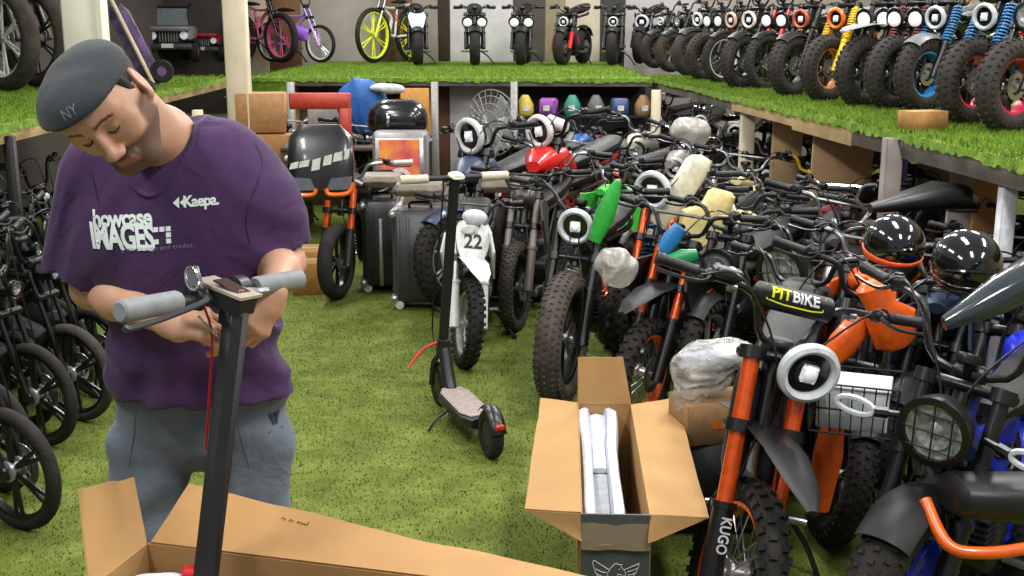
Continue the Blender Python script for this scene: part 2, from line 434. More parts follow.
DEF = dict(R=.28, W=.09, knob=1, rake=.44, L=.56, bw=.74, rise=.10, sweep=.10, wb=1.12, frame=BLK, fork=BLK, lower=BLK, rim=BLK, rear_rim=None, tire=RUB,
           spoke='cast', hl='ring', hlr=.085, fender='low', fcol=MATTE, seat=True, tank='tube', tcol=BLK, pad=False, shock=ORANGE, plate=None,
           motor=True, grip=MATTE, bar=BLK, steer=0.0, twin=False, slim=False, spring=None, levers=True, disc=True, hlh=.80, hlf=.10, hlface=0.0,
           hly=0.0, spokec=None, lowf=.42, ft=.022, bin=.12, gauge=True, guards=False, mirrors=False, signals=False, cables=True, detail=1, ringc=RING)
def bike(name, label, cat, group, pos, heading, base=0.0, by='fc', lean=0.0, s=1.0, **kw):
    """pos: pixel of the front wheel contact ('fc') or the headlight ('hl'); heading: degrees, 0 = +X, -90 = towards the camera"""
    q = dict(DEF); q.update(kw); R, W, L = q['R'], q['W'], q['L']
    rz = math.radians(heading); sr, cr = math.sin(q['rake']), math.cos(q['rake'])
    A = V(0, 0, R); d = V(-sr, 0, cr); T = A + d * L; fwd = V(cr, 0, sr)
    H = A + d * (L * q['hlh']) + V(q['hlf'], q['hly'], 0)
    S = Matrix.Translation(A) @ Matrix.Rotation(q['steer'], 4, d) @ Matrix.Translation(-A)
    rot = Matrix.Rotation(rz, 4, 'Z') @ Matrix.Rotation(lean, 4, 'X')
    if isinstance(pos, Vector): loc = pos.copy()
    elif by == 'fc': loc = gp(pos[0], pos[1], base)
    else:
        hw = rot @ ((S @ H) * s); p = gp(pos[0], pos[1], base + hw.z); loc = V(p.x - hw.x, p.y - hw.y, base)
    loc.z = base
    root = empty(name, TR(loc, rz, lean, 0, s), label, cat, group)
    def P(nm, key, fn, m, par=None, front=False, Mx=None, lab=None):
        par = par or root
        M = Mx
        if front: M = S @ Mx if Mx is not None else S
        me = cpart(key, fn, m); o = link(nm, me, par, M, lab); return o
    def wheel(nm, x, front, r, w, rimc):
        k = (round(r, 3), round(w, 3))
        M = Matrix.Translation(V(x, 0, r))
        o = P(nm, ('tire',) + k + (q['knob'],), lambda: m_tire(r, w, q['knob']), q['tire'], None, front, M)
        P('rim', ('rim',) + k, lambda: m_rim(r, w), rimc, o)
        P('spokes', ('sp',) + k + (q['spoke'],), lambda: m_spokes(r, w, q['spoke']), STEEL if q['spoke'] == 'wire' else (q['spokec'] or rimc), o)
        P('hub', ('hub',), m_hub, ALU if q['detail'] else BLK, o)
        if q['disc']: P('brake_disc', ('disc',), m_disc, STEEL, o)
    wheel('front_wheel', 0, True, R, W, q['rim'])
    Rr = q.get('Rr', R)
    wheel('rear_wheel', -q['wb'], False, Rr, W, q['rear_rim'] or q['rim'])
    # fork
    fy = (W / 2 + .038) if not q['slim'] else .045
    ft = q['ft'] if not q['slim'] else .012
    lf = q['lowf']
    fw = fwd * (.02 if not q['slim'] else 0)
    kk = (R, W, L, q['rake'], q['slim'], ft, lf)
    for sg in (1, -1):
        def low(sg=sg): 
            b = MB().cyl(A + V(0, sg * fy, 0) + fw - d * .03, A + V(0, sg * fy, 0) + fw + d * L * lf, ft * 1.35, ft * 1.25, 12)
            b.cyl(A + V(0, sg * fy, 0) + fw + d * L * (lf - .02), A + V(0, sg * fy, 0) + fw + d * L * (lf + .01), ft * 1.5, n=12)
            return b.box(A + V(0, sg * fy * .98, -.0) + fw * .6, (.05, .03, .05), bev=.01)
        def up(sg=sg): return MB().cyl(A + V(0, sg * fy, 0) + fw + d * L * (lf - .02), A + V(0, sg * fy, 0) + fw + d * L * 1.0, ft, ft, 12)
        o = P('fork_leg', ('lo', sg) + kk, low, q['lower'], None, True)
        P('fork_tube', ('up', sg) + kk, up, q['fork'], o)
    def clamps():
        b = MB(); Rm = Matrix.Rotation(-q['rake'], 3, 'Y')
        for t in ((.66, 1.0) if not q['slim'] else (.75,)):
            b.box(A + d * L * t + fw * .4, (.06, fy * 2 + ft * 3, .03), Rm, bev=.008)
            for sg in (1, -1): b.cyl(A + V(0, sg * fy, 0) + fw + d * (L * t - .018), A + V(0, sg * fy, 0) + fw + d * (L * t + .018), ft * 1.6, n=12)
        b.cyl(A + d * L * .60, A + d * (L + .03), .024, n=10); return b
    P('triple_clamp', ('cl',) + kk, clamps, BLK, None, True)
    # bars
    bw, rise, sw = q['bw'], q['rise'], q['sweep']
    B0 = T + V(-.01, 0, .05)
    pl = [B0 + V(0, -bw * q['bin'], 0), B0 + V(-.01, -bw * (q['bin'] + .08), rise * .85), B0 + V(-sw * .4, -bw * .32, rise), B0 + V(-sw, -bw / 2, rise * 1.05)]
    pts = pl[::-1] + [V(p.x, -p.y, p.z) for p in pl]
    kb = (bw, rise, sw, q['bin']) + kk
    def bars():
        b = MB().tube(pts, .011, 8, 4); b.box(B0 - V(0, 0, .015), (.05, .09, .05), bev=.01)
        if q['pad'] or q['tank'] == 'moto': b.cyl(pl[1], V(pl[1].x, -pl[1].y, pl[1].z), .008, n=6)
        return b
    hb = P('handlebar', ('bar', q['pad'], q['tank'] == 'moto') + kb, bars, q['bar'], None, True)
    for sg in (1, -1):
        e = V(pl[3].x, sg * bw / 2, pl[3].z); i_ = V(pl[2].x, sg * bw * .32, pl[2].z); dd = (e - i_).normalized()
        g0 = e - dd * .12
        P('grip', ('grip', sg) + kb, lambda: MB().lathe([(0, -.002), (.015, 0), (.019, .004), (.0165, .012), (.0165, .11), (.02, .118), (.018, .128), (0, .13)], g0, dd, 12), q['grip'], hb)
        if q['levers']:
            def lev():
                b = MB().tube([g0 - dd * .03 + V(.02, 0, .0), g0 + V(.055, 0, -.012), g0 + dd * .06 + V(.05, 0, -.02), g0 + dd * .13 + V(.04, 0, -.022)], [.007, .006, .005, .006], 6, 3)
                return b.box(g0 - dd * .035, (.03, .035, .035), bev=.008)
            P('brake_lever', ('lev', sg) + kb, lev, DGREY if sg > 0 else BLK, hb)
        if q['cables']:
            def cab():
                return MB().tube([g0 + V(.03, 0, 0), g0 + V(.10, -sg * .10, .03), T + V(.10, sg * .03, .0), A + d * L * .55 + V(.05, sg * .05, 0), A + V(-.02, sg * fy * 1.2, .06)], .0035, 5, 5)
            P('cable', ('cab', sg) + kb, cab, BLK, None, True)
    if q['gauge'] and not q['slim']:
        P('gauge', ('ga',) + kk, lambda: MB().lathe([(0, -.02), (.03, -.018), (.036, 0), (.034, .008), (.0, .006)], T + V(.03, .0, .09), (-.5, 0, 1), 16).cyl(T, T + V(.03, 0, .085), .012, n=6), BLK, hb)
        P('switch_box', ('sb',) + kb, lambda: MB().box(V(pl[2].x, pl[2].y * 1.02, pl[2].z + .012), (.035, .05, .04), bev=.01).box(V(pl[2].x + .0, pl[2].y * 1.02, pl[2].z + .035), (.02, .02, .006)), DGREY, hb)
        P('switch_box', ('sb2',) + kb, lambda: MB().box(V(pl[2].x, -pl[2].y * 1.02, pl[2].z + .012), (.035, .05, .04), bev=.01), BLK, hb)
    if q['guards']:
        for sg in (1, -1):
            P('fork_guard', ('gd', sg) + kk, lambda: MB().loft([(A + V(-.045, sg * fy * .62, 0) + d * (L * t), w, w * .8) for t, w in ((.40, .03), (.46, .045), (.84, .048), (.93, .03))], 'z', 16, 2.4), MATTE, None, True)
    if q['mirrors']:
        for sg in (1, -1):
            def mir():
                i_ = V(pl[2].x, sg * bw * .32, pl[2].z)
                b = MB().tube([i_, i_ + V(0, sg * .06, .10), i_ + V(.01, sg * .10, .17)], .005, 5, 3)
                return b.lathe([(0, -.008), (.05, -.008), (.054, 0), (.05, .006), (0, .007)], i_ + V(.01, sg * .11, .21), (1, 0, .1), 16)
            P('mirror', ('mir', sg) + kb, mir, GLOSS, hb)
    # light
    r = q['hlr']; ax = V(1, 0, -.12 + q['hlface']).normalized(); hk = (r, tuple(H), q['hlface'])
    if q['hl'] in ('ring', 'round'):
        def hous():
            b = MB().lathe([(0, -r * .9), (r * .5, -r * .85), (r * .85, -r * .5), (r * .98, 0), (r * .9, .006), (0, .0)], H, ax, 24)
            b.box(H + V(-.05, 0, -.02), (.10, .05, .03)); return b
        o = P('headlight', ('ho',) + hk, hous, GLOSS if q['hl'] == 'ring' else BLK, None, True)
        if q['hl'] == 'ring':
            P('ring_lamp', ('ri',) + hk, lambda: MB().lathe([(r * 1.0, -.012), (r * 1.06, .002), (r * 1.02, .02), (r * .88, .026), (r * .74, .016), (r * .72, -.006)], H, ax, 32, closed=True), q['ringc'], o)
            P('lens', ('le',) + hk, lambda: MB().box(H + ax * .012, (.02, r * .62, r * .62), bev=.012).ell(H + ax * .02, (.012, r * .26, r * .26)), LENS, o)
        else:
            P('reflector', ('rf',) + hk, lambda: MB().lathe([(r * .82, .004), (r * .8, .014), (r * .55, .010), (r * .5, .018), (r * .25, .006), (0, .022)], H, ax, 24), REFL, o)
            def gr():
                b = MB().lathe([(r * .78, .008), (r * .98, .008), (r * 1.0, .022), (r * .80, .026)], H, ax, 32, closed=True)
                x, y, _ = basis(ax)
                if q['detail'] > 1:
                    for t in (-.5, 0, .5):
                        w = math.sqrt(1 - t * t) * r * .82
                        b.cyl(H + ax * .024 + y * t * r - x * w, H + ax * .024 + y * t * r + x * w, .0025, n=4)
                        b.cyl(H + ax * .024 + x * t * r - y * w, H + ax * .024 + x * t * r + y * w, .0025, n=4)
                return b
            P('bezel', ('gr', q['detail']) + hk, gr, BLK, o)
    elif q['hl'] == 'twin':
        for sg in (1, -1):
            Hh = H + V(0, sg * r * 1.15, 0)
            o = P('headlight', ('tw', sg) + hk, lambda: MB().lathe([(0, -r), (r * .7, -r * .6), (r, 0), (r * .92, .008), (0, 0)], Hh, ax, 18), BLK, None, True)
            P('lens', ('twl', sg) + hk, lambda: MB().ell(Hh, (.014, r * .82, r * .82)), LENS, o)
    elif q['hl'] == 'plate':
        def plate():
            M = Matrix.Translation(H) @ Matrix.Rotation(-q['rake'] * .8, 4, 'Y') @ Matrix.Rotation(PI / 2, 4, 'Z') @ Matrix.Rotation(PI / 2, 4, 'X')
            return MB().prism([(-.05, -.12), (.05, -.12), (.085, -.04), (.11, .07), (.085, .12), (.03, .10), (-.03, .10), (-.085, .12), (-.11, .07), (-.085, -.04)], .014, M)
        P('number_plate', ('pl',) + hk, plate, q['plate'] or WHITE, None, True)
    if q['signals']:
        for sg in (1, -1):
            b0 = H + V(-.06, sg * (r + .01), -.01); b1 = H + V(-.03, sg * (r + .085), -.015)
            o = P('turn_signal', ('sg', sg) + hk, lambda: MB().cyl(b0, b1, .010, n=8).cyl(b0.lerp(b1, .55), b1, .016, n=8), BLK, None, True)
            c = b1 + V(0, sg * .055, 0); oval = [c + V(0, math.cos(a) * .055, math.sin(a) * .022) for a in [2 * PI * i / 16 for i in range(16)]]
            P('signal_lens', ('sgl', sg) + hk, lambda: MB().tube(oval, .0085, 6, 0, True), RING, o)
    # fenders
    if q['fender'] == 'low':
        P('front_fender', ('fl', R, W), lambda: m_arcfender(R, W, -55, 38), q['fcol'], None, True, Matrix.Translation(A))
    elif q['fender'] == 'beak':
        def beak():
            c = A + d * L * .60
            secs = []
            for t, w, z in ((-.30, .035, -.02), (-.15, .055, .02), (0, .065, .035), (.15, .06, .035), (.30, .045, .01), (.40, .015, -.02)):
                secs.append((c + V(t + .02, 0, z + .02), w * W / .075, .008))
            return MB().loft(secs, 'x', 10, 2)
        P('front_fender', ('bk',) + kk, beak, q['fcol'], None, True)
    P('rear_fender', ('fr', Rr, W), lambda: m_arcfender(Rr, W, -60, 30, .04), q['fcol'] if q['fender'] != 'none' else BLK, None, False, Matrix.Translation(V(-q['wb'], 0, Rr)))
    # frame
    wb = q['wb']; hd = A + d * L * .85 + V(-.03, 0, 0); bb = V(-wb * .55, 0, R * .95); sp = V(-wb * .62, 0, R + .36); ra = V(-wb, 0, Rr)
    tw = .022 if not q['slim'] else .014
    fk = kk + (wb, Rr)
    def frame():
        b = MB().tube([hd - d * .03, hd + V(-.18, 0, -.16), bb + V(.12, 0, .04), bb], [tw * 1.5, tw * 1.7, tw * 1.6, tw * 1.4], 8, 4)
        b.tube([hd + d * .02, V(-wb * .35, 0, R + .36), sp], [tw * 1.2, tw * 1.2, tw], 8, 4)
        b.tube([sp, bb], tw * 1.1, 8)
        for sg in (1, -1):
            b.tube([sp + V(0, sg * .02, 0), V(-wb * .85, sg * (W / 2 + .03), R + .40), V(-wb * 1.05, sg * .05, R + .42)], tw * .7, 6, 3)
        return b.cyl(hd - d * .07, hd + d * .07, tw * 1.7, n=12)
    P('frame', ('fm',) + fk, frame, q['frame'])
    def swing():
        b = MB()
        for sg in (1, -1): b.tube([bb + V(0, sg * .05, 0), V(-wb * .75, sg * (W / 2 + .03), R * .98), ra + V(0, sg * (W / 2 + .02), 0)], [tw * 1.2, tw, tw], 6, 3)
        return b
    P('swingarm', ('sw',) + fk, swing, q['frame'] if q['tank'] != 'moto' else ALU)
    if q['motor']:
        def motor():
            b = MB().lathe([(0, -.07), (.06, -.07), (.085, -.055), (.085, .055), (.06, .07), (0, .07)], bb + V(.02, 0, -.02), (0, 1, 0), 16)
            for i in range(5): b.box(bb + V(.12, 0, .02 + i * .022), (.10, .13, .008))
            return b.cyl(bb + V(-.0, -.16, -.05), bb + V(-.0, .16, -.05), .009, n=6)
        P('motor', ('mo',) + fk, motor, DGREY)
    def shock(): return m_coil(sp + V(.06, 0, -.08), V(-wb * .72, 0, R + .02), .026, 8)
    P('shock_spring', ('sh',) + fk, shock, q['shock'])
    if q['spring'] is not None:
        for sg in (1, -1): P('fork_spring', ('fs', sg) + kk, lambda: m_coil(A + V(0, sg * fy, 0) + fw + d * L * .44, A + V(0, sg * fy, 0) + fw + d * L * .92, ft * 1.6, 12, .006), q['spring'], None, True)
    if q['tank'] == 'tube':
        P('battery', ('ba',) + fk, lambda: MB().box(V(-wb * .38, 0, R + .14), (.30, .11, .17), Matrix.Rotation(.25, 3, 'Y'), bev=.03), q['tcol'])
    elif q['tank'] == 'moto':
        P('tank', ('tk',) + fk, lambda: MB().loft([(V(-.10, 0, R + .52), .03, .02), (V(-.20, 0, R + .50), .085, .06), (V(-.32, 0, R + .47), .10, .075), (V(-.45, 0, R + .43), .075, .05), (V(-.55, 0, R + .41), .05, .03)], 'x', 14), q['tcol'])
        for sg in (1, -1):
            P('side_shroud', ('ss', sg) + fk, lambda: MB().slab([V(-.08, sg * .13, R + .50), V(-.05, sg * .15, R + .40), V(-.18, sg * .14, R + .22), V(-.34, sg * .11, R + .26), V(-.40, sg * .10, R + .42), V(-.24, sg * .11, R + .50)], .012), q['tcol'])
        P('engine', ('en',) + fk, lambda: MB().box(V(-wb * .42, 0, R + .12), (.22, .16, .20), bev=.03).cyl(V(-wb * .36, -.1, R + .05), V(-wb * .36, .1, R + .05), .07, n=14), DGREY)
    elif q['tank'] == 'big':
        P('tank', ('tb',) + fk, lambda: MB().loft([(V(-.06, 0, R + .46), .04, .03), (V(-.16, 0, R + .48), .10, .08), (V(-.30, 0, R + .47), .12, .095), (V(-.44, 0, R + .43), .09, .07), (V(-.54, 0, R + .40), .05, .03)], 'x', 16), q['tcol'])
    if q['seat']:
        zs = R + .43
        if q['slim']: sec = [(V(-wb * .50, 0, zs), .02, .012), (V(-wb * .58, 0, zs + .01), .03, .02), (V(-wb * .72, 0, zs + .015), .075, .03), (V(-wb * .78, 0, zs + .01), .07, .02)]
        else: sec = [(V(-wb * .42, 0, zs - .01), .05, .02), (V(-wb * .52, 0, zs + .0), .08, .04), (V(-wb * .75, 0, zs + .02), .10, .045), (V(-wb * .98, 0, zs + .05), .10, .045), (V(-wb * 1.10, 0, zs + .08), .07, .03)]
        P('seat', ('se',) + fk, lambda: MB().loft(sec, 'x', 14), LEATHER)
    P('kickstand', ('ks',) + fk, lambda: MB().tube([bb + V(-.08, .06, -.04), V(-wb * .58, .17, R * .45), V(-wb * .54, .24, .012)], .009, 6, 3).box(V(-wb * .54, .245, .008), (.05, .03, .014)), BLK)
    P('foot_peg', ('fp',) + fk, lambda: MB().cyl(bb + V(.02, -.17, -.05), bb + V(.02, -.08, -.05), .012, n=8), STEEL)
    P('foot_peg', ('fp2',) + fk, lambda: MB().cyl(bb + V(.02, .17, -.05), bb + V(.02, .08, -.05), .012, n=8), STEEL)
    root['_d'] = 0; del root['_d']
    return root, S, dict(A=A, T=T, H=H, B0=B0, d=d, pl=pl, R=R, W=W, L=L, fy=fy, fw=fw, ft=ft, hb=hb, hd=hd, bb=bb, sp=sp, ax=ax)
# ------------------------------------------------------------------ room
UA = V(-.0746, .9972, 0); WA = V(.9972, .0746, 0)       # along the aisle, across it
def blades(name, parent, quadpts, count, hgt, wid, m, z, seed, droop=None, keep=None, lab=None):
    r = np.random.RandomState(seed); q = [np.array(p[:2]) for p in quadpts]
    a = r.rand(count, 1); b = r.rand(count, 1)
    p = (q[0] * (1 - a) + q[1] * a) * (1 - b) + (q[3] * (1 - a) + q[2] * a) * b
    if keep is not None: k = keep(p); p = p[k]
    n = len(p); an = r.rand(n) * 2 * PI; h = hgt * (.55 + .6 * r.rand(n)); w = wid * (.7 + .6 * r.rand(n))
    tx, ty = r.normal(size=n) * h * .55, r.normal(size=n) * h * .55
    vs = np.zeros((n, 3, 3))
    vs[:, 0, 0] = p[:, 0] - np.cos(an) * w; vs[:, 0, 1] = p[:, 1] - np.sin(an) * w
    vs[:, 1, 0] = p[:, 0] + np.cos(an) * w; vs[:, 1, 1] = p[:, 1] + np.sin(an) * w
    vs[:, 2, 0] = p[:, 0] + tx; vs[:, 2, 1] = p[:, 1] + ty; vs[:, :2, 2] = z; vs[:, 2, 2] = z + h
    me = np_mesh(name, vs.reshape(-1, 3), np.arange(3 * n).reshape(-1, 3), m)
    o = link(name, me, parent, label=lab); o['kind'] = 'stuff'; return o

def grass_mat(c1, c2, c3, sc):
    m = bpy.data.materials.new('artificial_grass'); m.use_nodes = True; nt = m.node_tree; b = nt.nodes['Principled BSDF']
    tc = nt.nodes.new('ShaderNodeTexCoord'); n1 = nt.nodes.new('ShaderNodeTexNoise'); n1.inputs['Scale'].default_value = sc; n1.inputs['Detail'].default_value = 6
    n1.inputs['Roughness'].default_value = .7
    r = nt.nodes.new('ShaderNodeValToRGB'); r.color_ramp.elements[0].color = rgb(c1); r.color_ramp.elements[0].position = .32
    r.color_ramp.elements[1].color = rgb(c3); r.color_ramp.elements[1].position = .68
    e = r.color_ramp.elements.new(.5); e.color = rgb(c2)
    nt.links.new(tc.outputs['Object'], n1.inputs['Vector']); nt.links.new(n1.outputs['Fac'], r.inputs['Fac']); nt.links.new(r.outputs['Color'], b.inputs['Base Color'])
    b.inputs['Roughness'].default_value = .85; b.inputs['Specular IOR Level'].default_value = .2
    n2 = nt.nodes.new('ShaderNodeTexNoise'); n2.inputs['Scale'].default_value = 140; bp = nt.nodes.new('ShaderNodeBump'); bp.inputs['Strength'].default_value = .6; bp.inputs['Distance'].default_value = .01
    nt.links.new(tc.outputs['Object'], n2.inputs['Vector']); nt.links.new(n2.outputs['Fac'], bp.inputs['Height']); nt.links.new(bp.outputs['Normal'], b.inputs['Normal'])
    return m
TURF = grass_mat('4c571d', '5e6b28', '727c38', 5.0)
def _upn(m):
    nt = m.node_tree; c = nt.nodes.new('ShaderNodeCombineXYZ'); c.inputs[2].default_value = 1; nt.links.new(c.outputs[0], nt.nodes['Principled BSDF'].inputs['Normal']); return m
TURFB = grass_mat('535f20', '66722c', '7c8540', 9.0)
SHGR = grass_mat('46631a', '607f24', '8a9c3e', 14.0)
struct(MB().box((0.6, 8, -.05), (11, 18, .1)).build('floor', TURF))
_upn(TURFB)
blades('floor_turf', None, [(-2.4, 2.9), (1.8, 2.9), (1.9, 9.5), (-2.8, 9.5)], 120000, .010, .0024, TURFB, 0, 3)['label'] = 'short green artificial turf covering the shop floor'
bpy.data.objects['floor_turf']['category'] = 'artificial turf'

WALLG = mat('cfccc7', .8, var=.04, scale=3); WALLD = mat('4a4038', .8, var=.15, scale=4); WALLC = mat('c7b08c', .8, var=.08, scale=4)
struct(MB().box((.6, 16.6, 1.6), (11, .12, 3.4)).build('wall_back', mat('a39c92', .85, var=.08, scale=3)))
struct(MB().box((-4.9, 8, 1.6), (.12, 18, 3.4)).build('wall_left', mat('4f4841', .85, var=.1, scale=3)))
struct(MB().box((5.6, 8, 1.6), (.12, 18, 3.4)).build('wall_right', mat('a88f6f', .85, var=.1, scale=3)))
n = 0
for (x0, x1, m) in ((-60, 62, '5a5148'), (64, 224, '38322d'), (240, 268, 'b9ab92'), (268, 300, '7a5638'), (380, 412, '6d5138'), (412, 438, '8b857c'), (438, 450, '33241c'), (450, 513, 'c9c7c6'), (513, 545, '4c463f'), (545, 565, '8d8468'), (565, 600, 'c4bba6'), (600, 625, '3a3836'), (625, 700, 'b5b2b0')):
    a = at(x0, 40, 16.4); b = at(x1, 40, 16.4); n += 1
    struct(MB().box(((a.x + b.x) / 2, 16.48, 1.9), (b.x - a.x, .10, 2.6), bev=.01).build('trim_%d' % n, mat(m, .8, var=.08, scale=5)))

SZ = 1.30
BOARDD = mat('5a544c', .85, var=.35, scale=6, bump=.2, bscale=30)
BOARDL = mat('b39a6e', .8, var=.25, scale=5, bump=.15, bscale=40)
def shelf(name, lab, A, B, depthv, bands, nb, seed, blade, edgelen=.55):
    root = empty(name, TR((0, 0, 0)), lab, 'display shelf')
    A, B = Vector(A), Vector(B); D = Vector(depthv); A.z = B.z = SZ
    ins = D.normalized() * .04
    q = [A, B, B + D, A + D]
    MB().slab([p - V(0, 0, .045) for p in q], .06, V(0, 0, 1)).build('shelf_board', BOARDD, root)
    MB().slab([A - D.normalized() * .02 - V(0, 0, .006), B - D.normalized() * .02 - V(0, 0, .006), B + D - V(0, 0, .006), A + D - V(0, 0, .006)], .018, V(0, 0, 1)).build('turf_mat', SHGR, root)
    for (t0, t1, mm, h) in bands:
        p, r_ = A.lerp(B, t0), A.lerp(B, t1)
        MB().slab([p - V(0, 0, .02), r_ - V(0, 0, .02), r_ - V(0, 0, h), p - V(0, 0, h)], .03).build('edge_board', mm, root)
    e = D.normalized() * edgelen
    blades('turf_blades', root, [A - D.normalized() * .03, B - D.normalized() * .03, B + e, A + e], nb, blade, blade * .07, SHGR, SZ, seed)
    # ragged turf lip hanging over the edge
    r = random.Random(seed); L = (B - A).length; nn = int(L / .03); vs = []; fs = []
    out = -D.normalized() * .035
    for i in range(nn + 1):
        p = A.lerp(B, i / nn) + out; k = .02 + .025 * r.random()
        vs += [p + V(0, 0, .006), p + out * .2 - V(0, 0, k)]
    for i in range(nn): fs.append((2 * i, 2 * i + 1, 2 * i + 3, 2 * i + 2))
    MB().add(vs, fs).build('turf_lip', SHGR, root, sharp=0)
    return root
RA, RB = gp(1020, 160, SZ), gp(650, 77, SZ); ru = (RA - RB).normalized()
RA2 = RA + ru * 1.0
sr_ = shelf('display_shelf', 'long raised shelf with bright green turf running back along the right side', RA2, RB, WA * 2.6,
            [(0, .33, BOARDD, .11), (.33, .45, BOARDL, .12), (.45, .62, BOARDL, .10), (.62, 1, BOARDD, .10)], 60000, 5, .036, 1.0)
LA, LB = gp(0, 126, SZ), gp(230, 77, SZ); lu = (LA - LB).normalized()
sl_ = shelf('display_shelf', 'raised shelf with green turf on the left behind the man', LA + lu * 1.2, LB, -WA * 1.9,
            [(0, 1, BOARDL, .09)], 26000, 6, .034, 1.6)
BA, BB_ = gp(246, 78, SZ), gp(652, 79, SZ)
sb_ = shelf('display_shelf', 'low turf covered shelf spanning the back of the aisle', BA + V(0, 0, 0), BB_, V(0, 5.2, 0),
            [(0, .12, SHGR, .16), (.12, 1, BOARDD, .07)], 26000, 8, .035, 4.0)
def post(px, py0, py1, Y, wpx, m, lab, root, top=None):
    a = at(px, py0, Y); b = at(px, py1, Y); w = wpx / F * Y
    MB().box(((a.x + b.x) / 2, Y, (a.z + 0) / 2), (w, w, a.z), bev=.004).build('support_post', m, root, label=lab)
PW = mat('d9cfb2', .7, var=.08, scale=6)
post(747, 112, 160, 8.3, 13, PW, None, sr_); post(656, 90, 130, 10.9, 9, PW, None, sr_); post(890, 138, 230, 5.45, 17, mat('77716a', .8, var=.3, scale=5), 'weathered grey post', sr_)
post(1006, 175, 250, 4.5, 15, mat('c9cdd2', .6), 'pale grey post', sr_)
for (px, Y) in ((435, 11.0), (292, 11.0), (514, 11.0)): post(px, 82, 160, Y, 7, mat('9c9a97', .5, metal=.3), None, sb_)
post(12, 136, 200, 5.9, 10, MATTE, None, sl_); post(200, 110, 200, 9.6, 9, PW, None, sl_)
o = MB().box((at(86, 30, 7.4).x, 7.4, 1.55), (.265, .10, 3.1), bev=.01).box((at(104.5, 30, 7.4).x, 7.36, 1.55), (.03, .10, 3.1)).build('wooden_pillar', mat('d8d6c4', .7, var=.07, scale=5))
tag(o, 'wide cream painted pillar rising behind the man and his cap', 'pillar')
o = MB().box((at(236, 30, 10.2).x, 10.2, 1.55), (.20, .12, 3.1), bev=.01).build('wooden_pillar', mat('ddd0b4', .7, var=.07, scale=5))
tag(o, 'narrower cream pillar at the far end of the left shelf', 'pillar')
# partition under the back shelf
for k, (x0, x1, m, zt) in enumerate(((246, 300, 'b48a5c', 1.2), (300, 345, '5b4636', 1.2), (400, 434, 'c9964e', 1.2), (437, 450, '5a3a26', 1.2), (450, 514, 'cbc8c8', 1.2), (516, 660, '2c2b2c', 1.2))):
    a = at(x0, 120, 11.7); b = at(x1, 120, 11.7)
    struct(MB().box(((a.x + b.x) / 2, 11.7, zt / 2), (b.x - a.x, .05, zt), bev=.006).build('trim_%d' % (30 + k), mat(m, .75, var=.12, scale=6)))
# boards standing under the right shelf
for (x0, x1, y0, y1, Y, m, lab) in ((772, 800, 118, 160, 8.2, 'cfb088', 'pale cardboard sheet under the right shelf, the farther of two'),
                                    (812, 868, 132, 200, 7.0, 'c9a57c', 'wide tan cardboard sheet leaning under the right shelf left of the grey post'),
                                    (917, 948, 150, 215, 6.3, '8d8a80', 'grey panel standing under the right shelf by a blue roll'),
                                    (950, 975, 160, 220, 5.9, 'c3bdb4', 'narrow light grey panel behind the black seat under the right shelf'),
                                    (975, 998, 170, 225, 5.7, 'c08d5c', 'narrow brown board beside the pale grey post')):
    a = at(x0, y0, Y); b = at(x1, y1, Y); zt = min(a.z, 1.18)
    o = MB().box(((a.x + b.x) / 2, Y, zt / 2), (b.x - a.x, .03, zt), Matrix.Rotation(.02, 3, 'Y'), bev=.004).build('leaning_board', mat(m, .8, var=.08, scale=8))
    tag(o, lab, 'board')
o = MB().cyl((at(898, 170, 6.2).x, 6.2, 0), (at(898, 170, 6.2).x, 6.2, 1.15), .05, n=18).build('blue_roll', mat('2a5fd0', .4)); tag(o, 'upright blue roll beside the weathered grey post', 'roll')
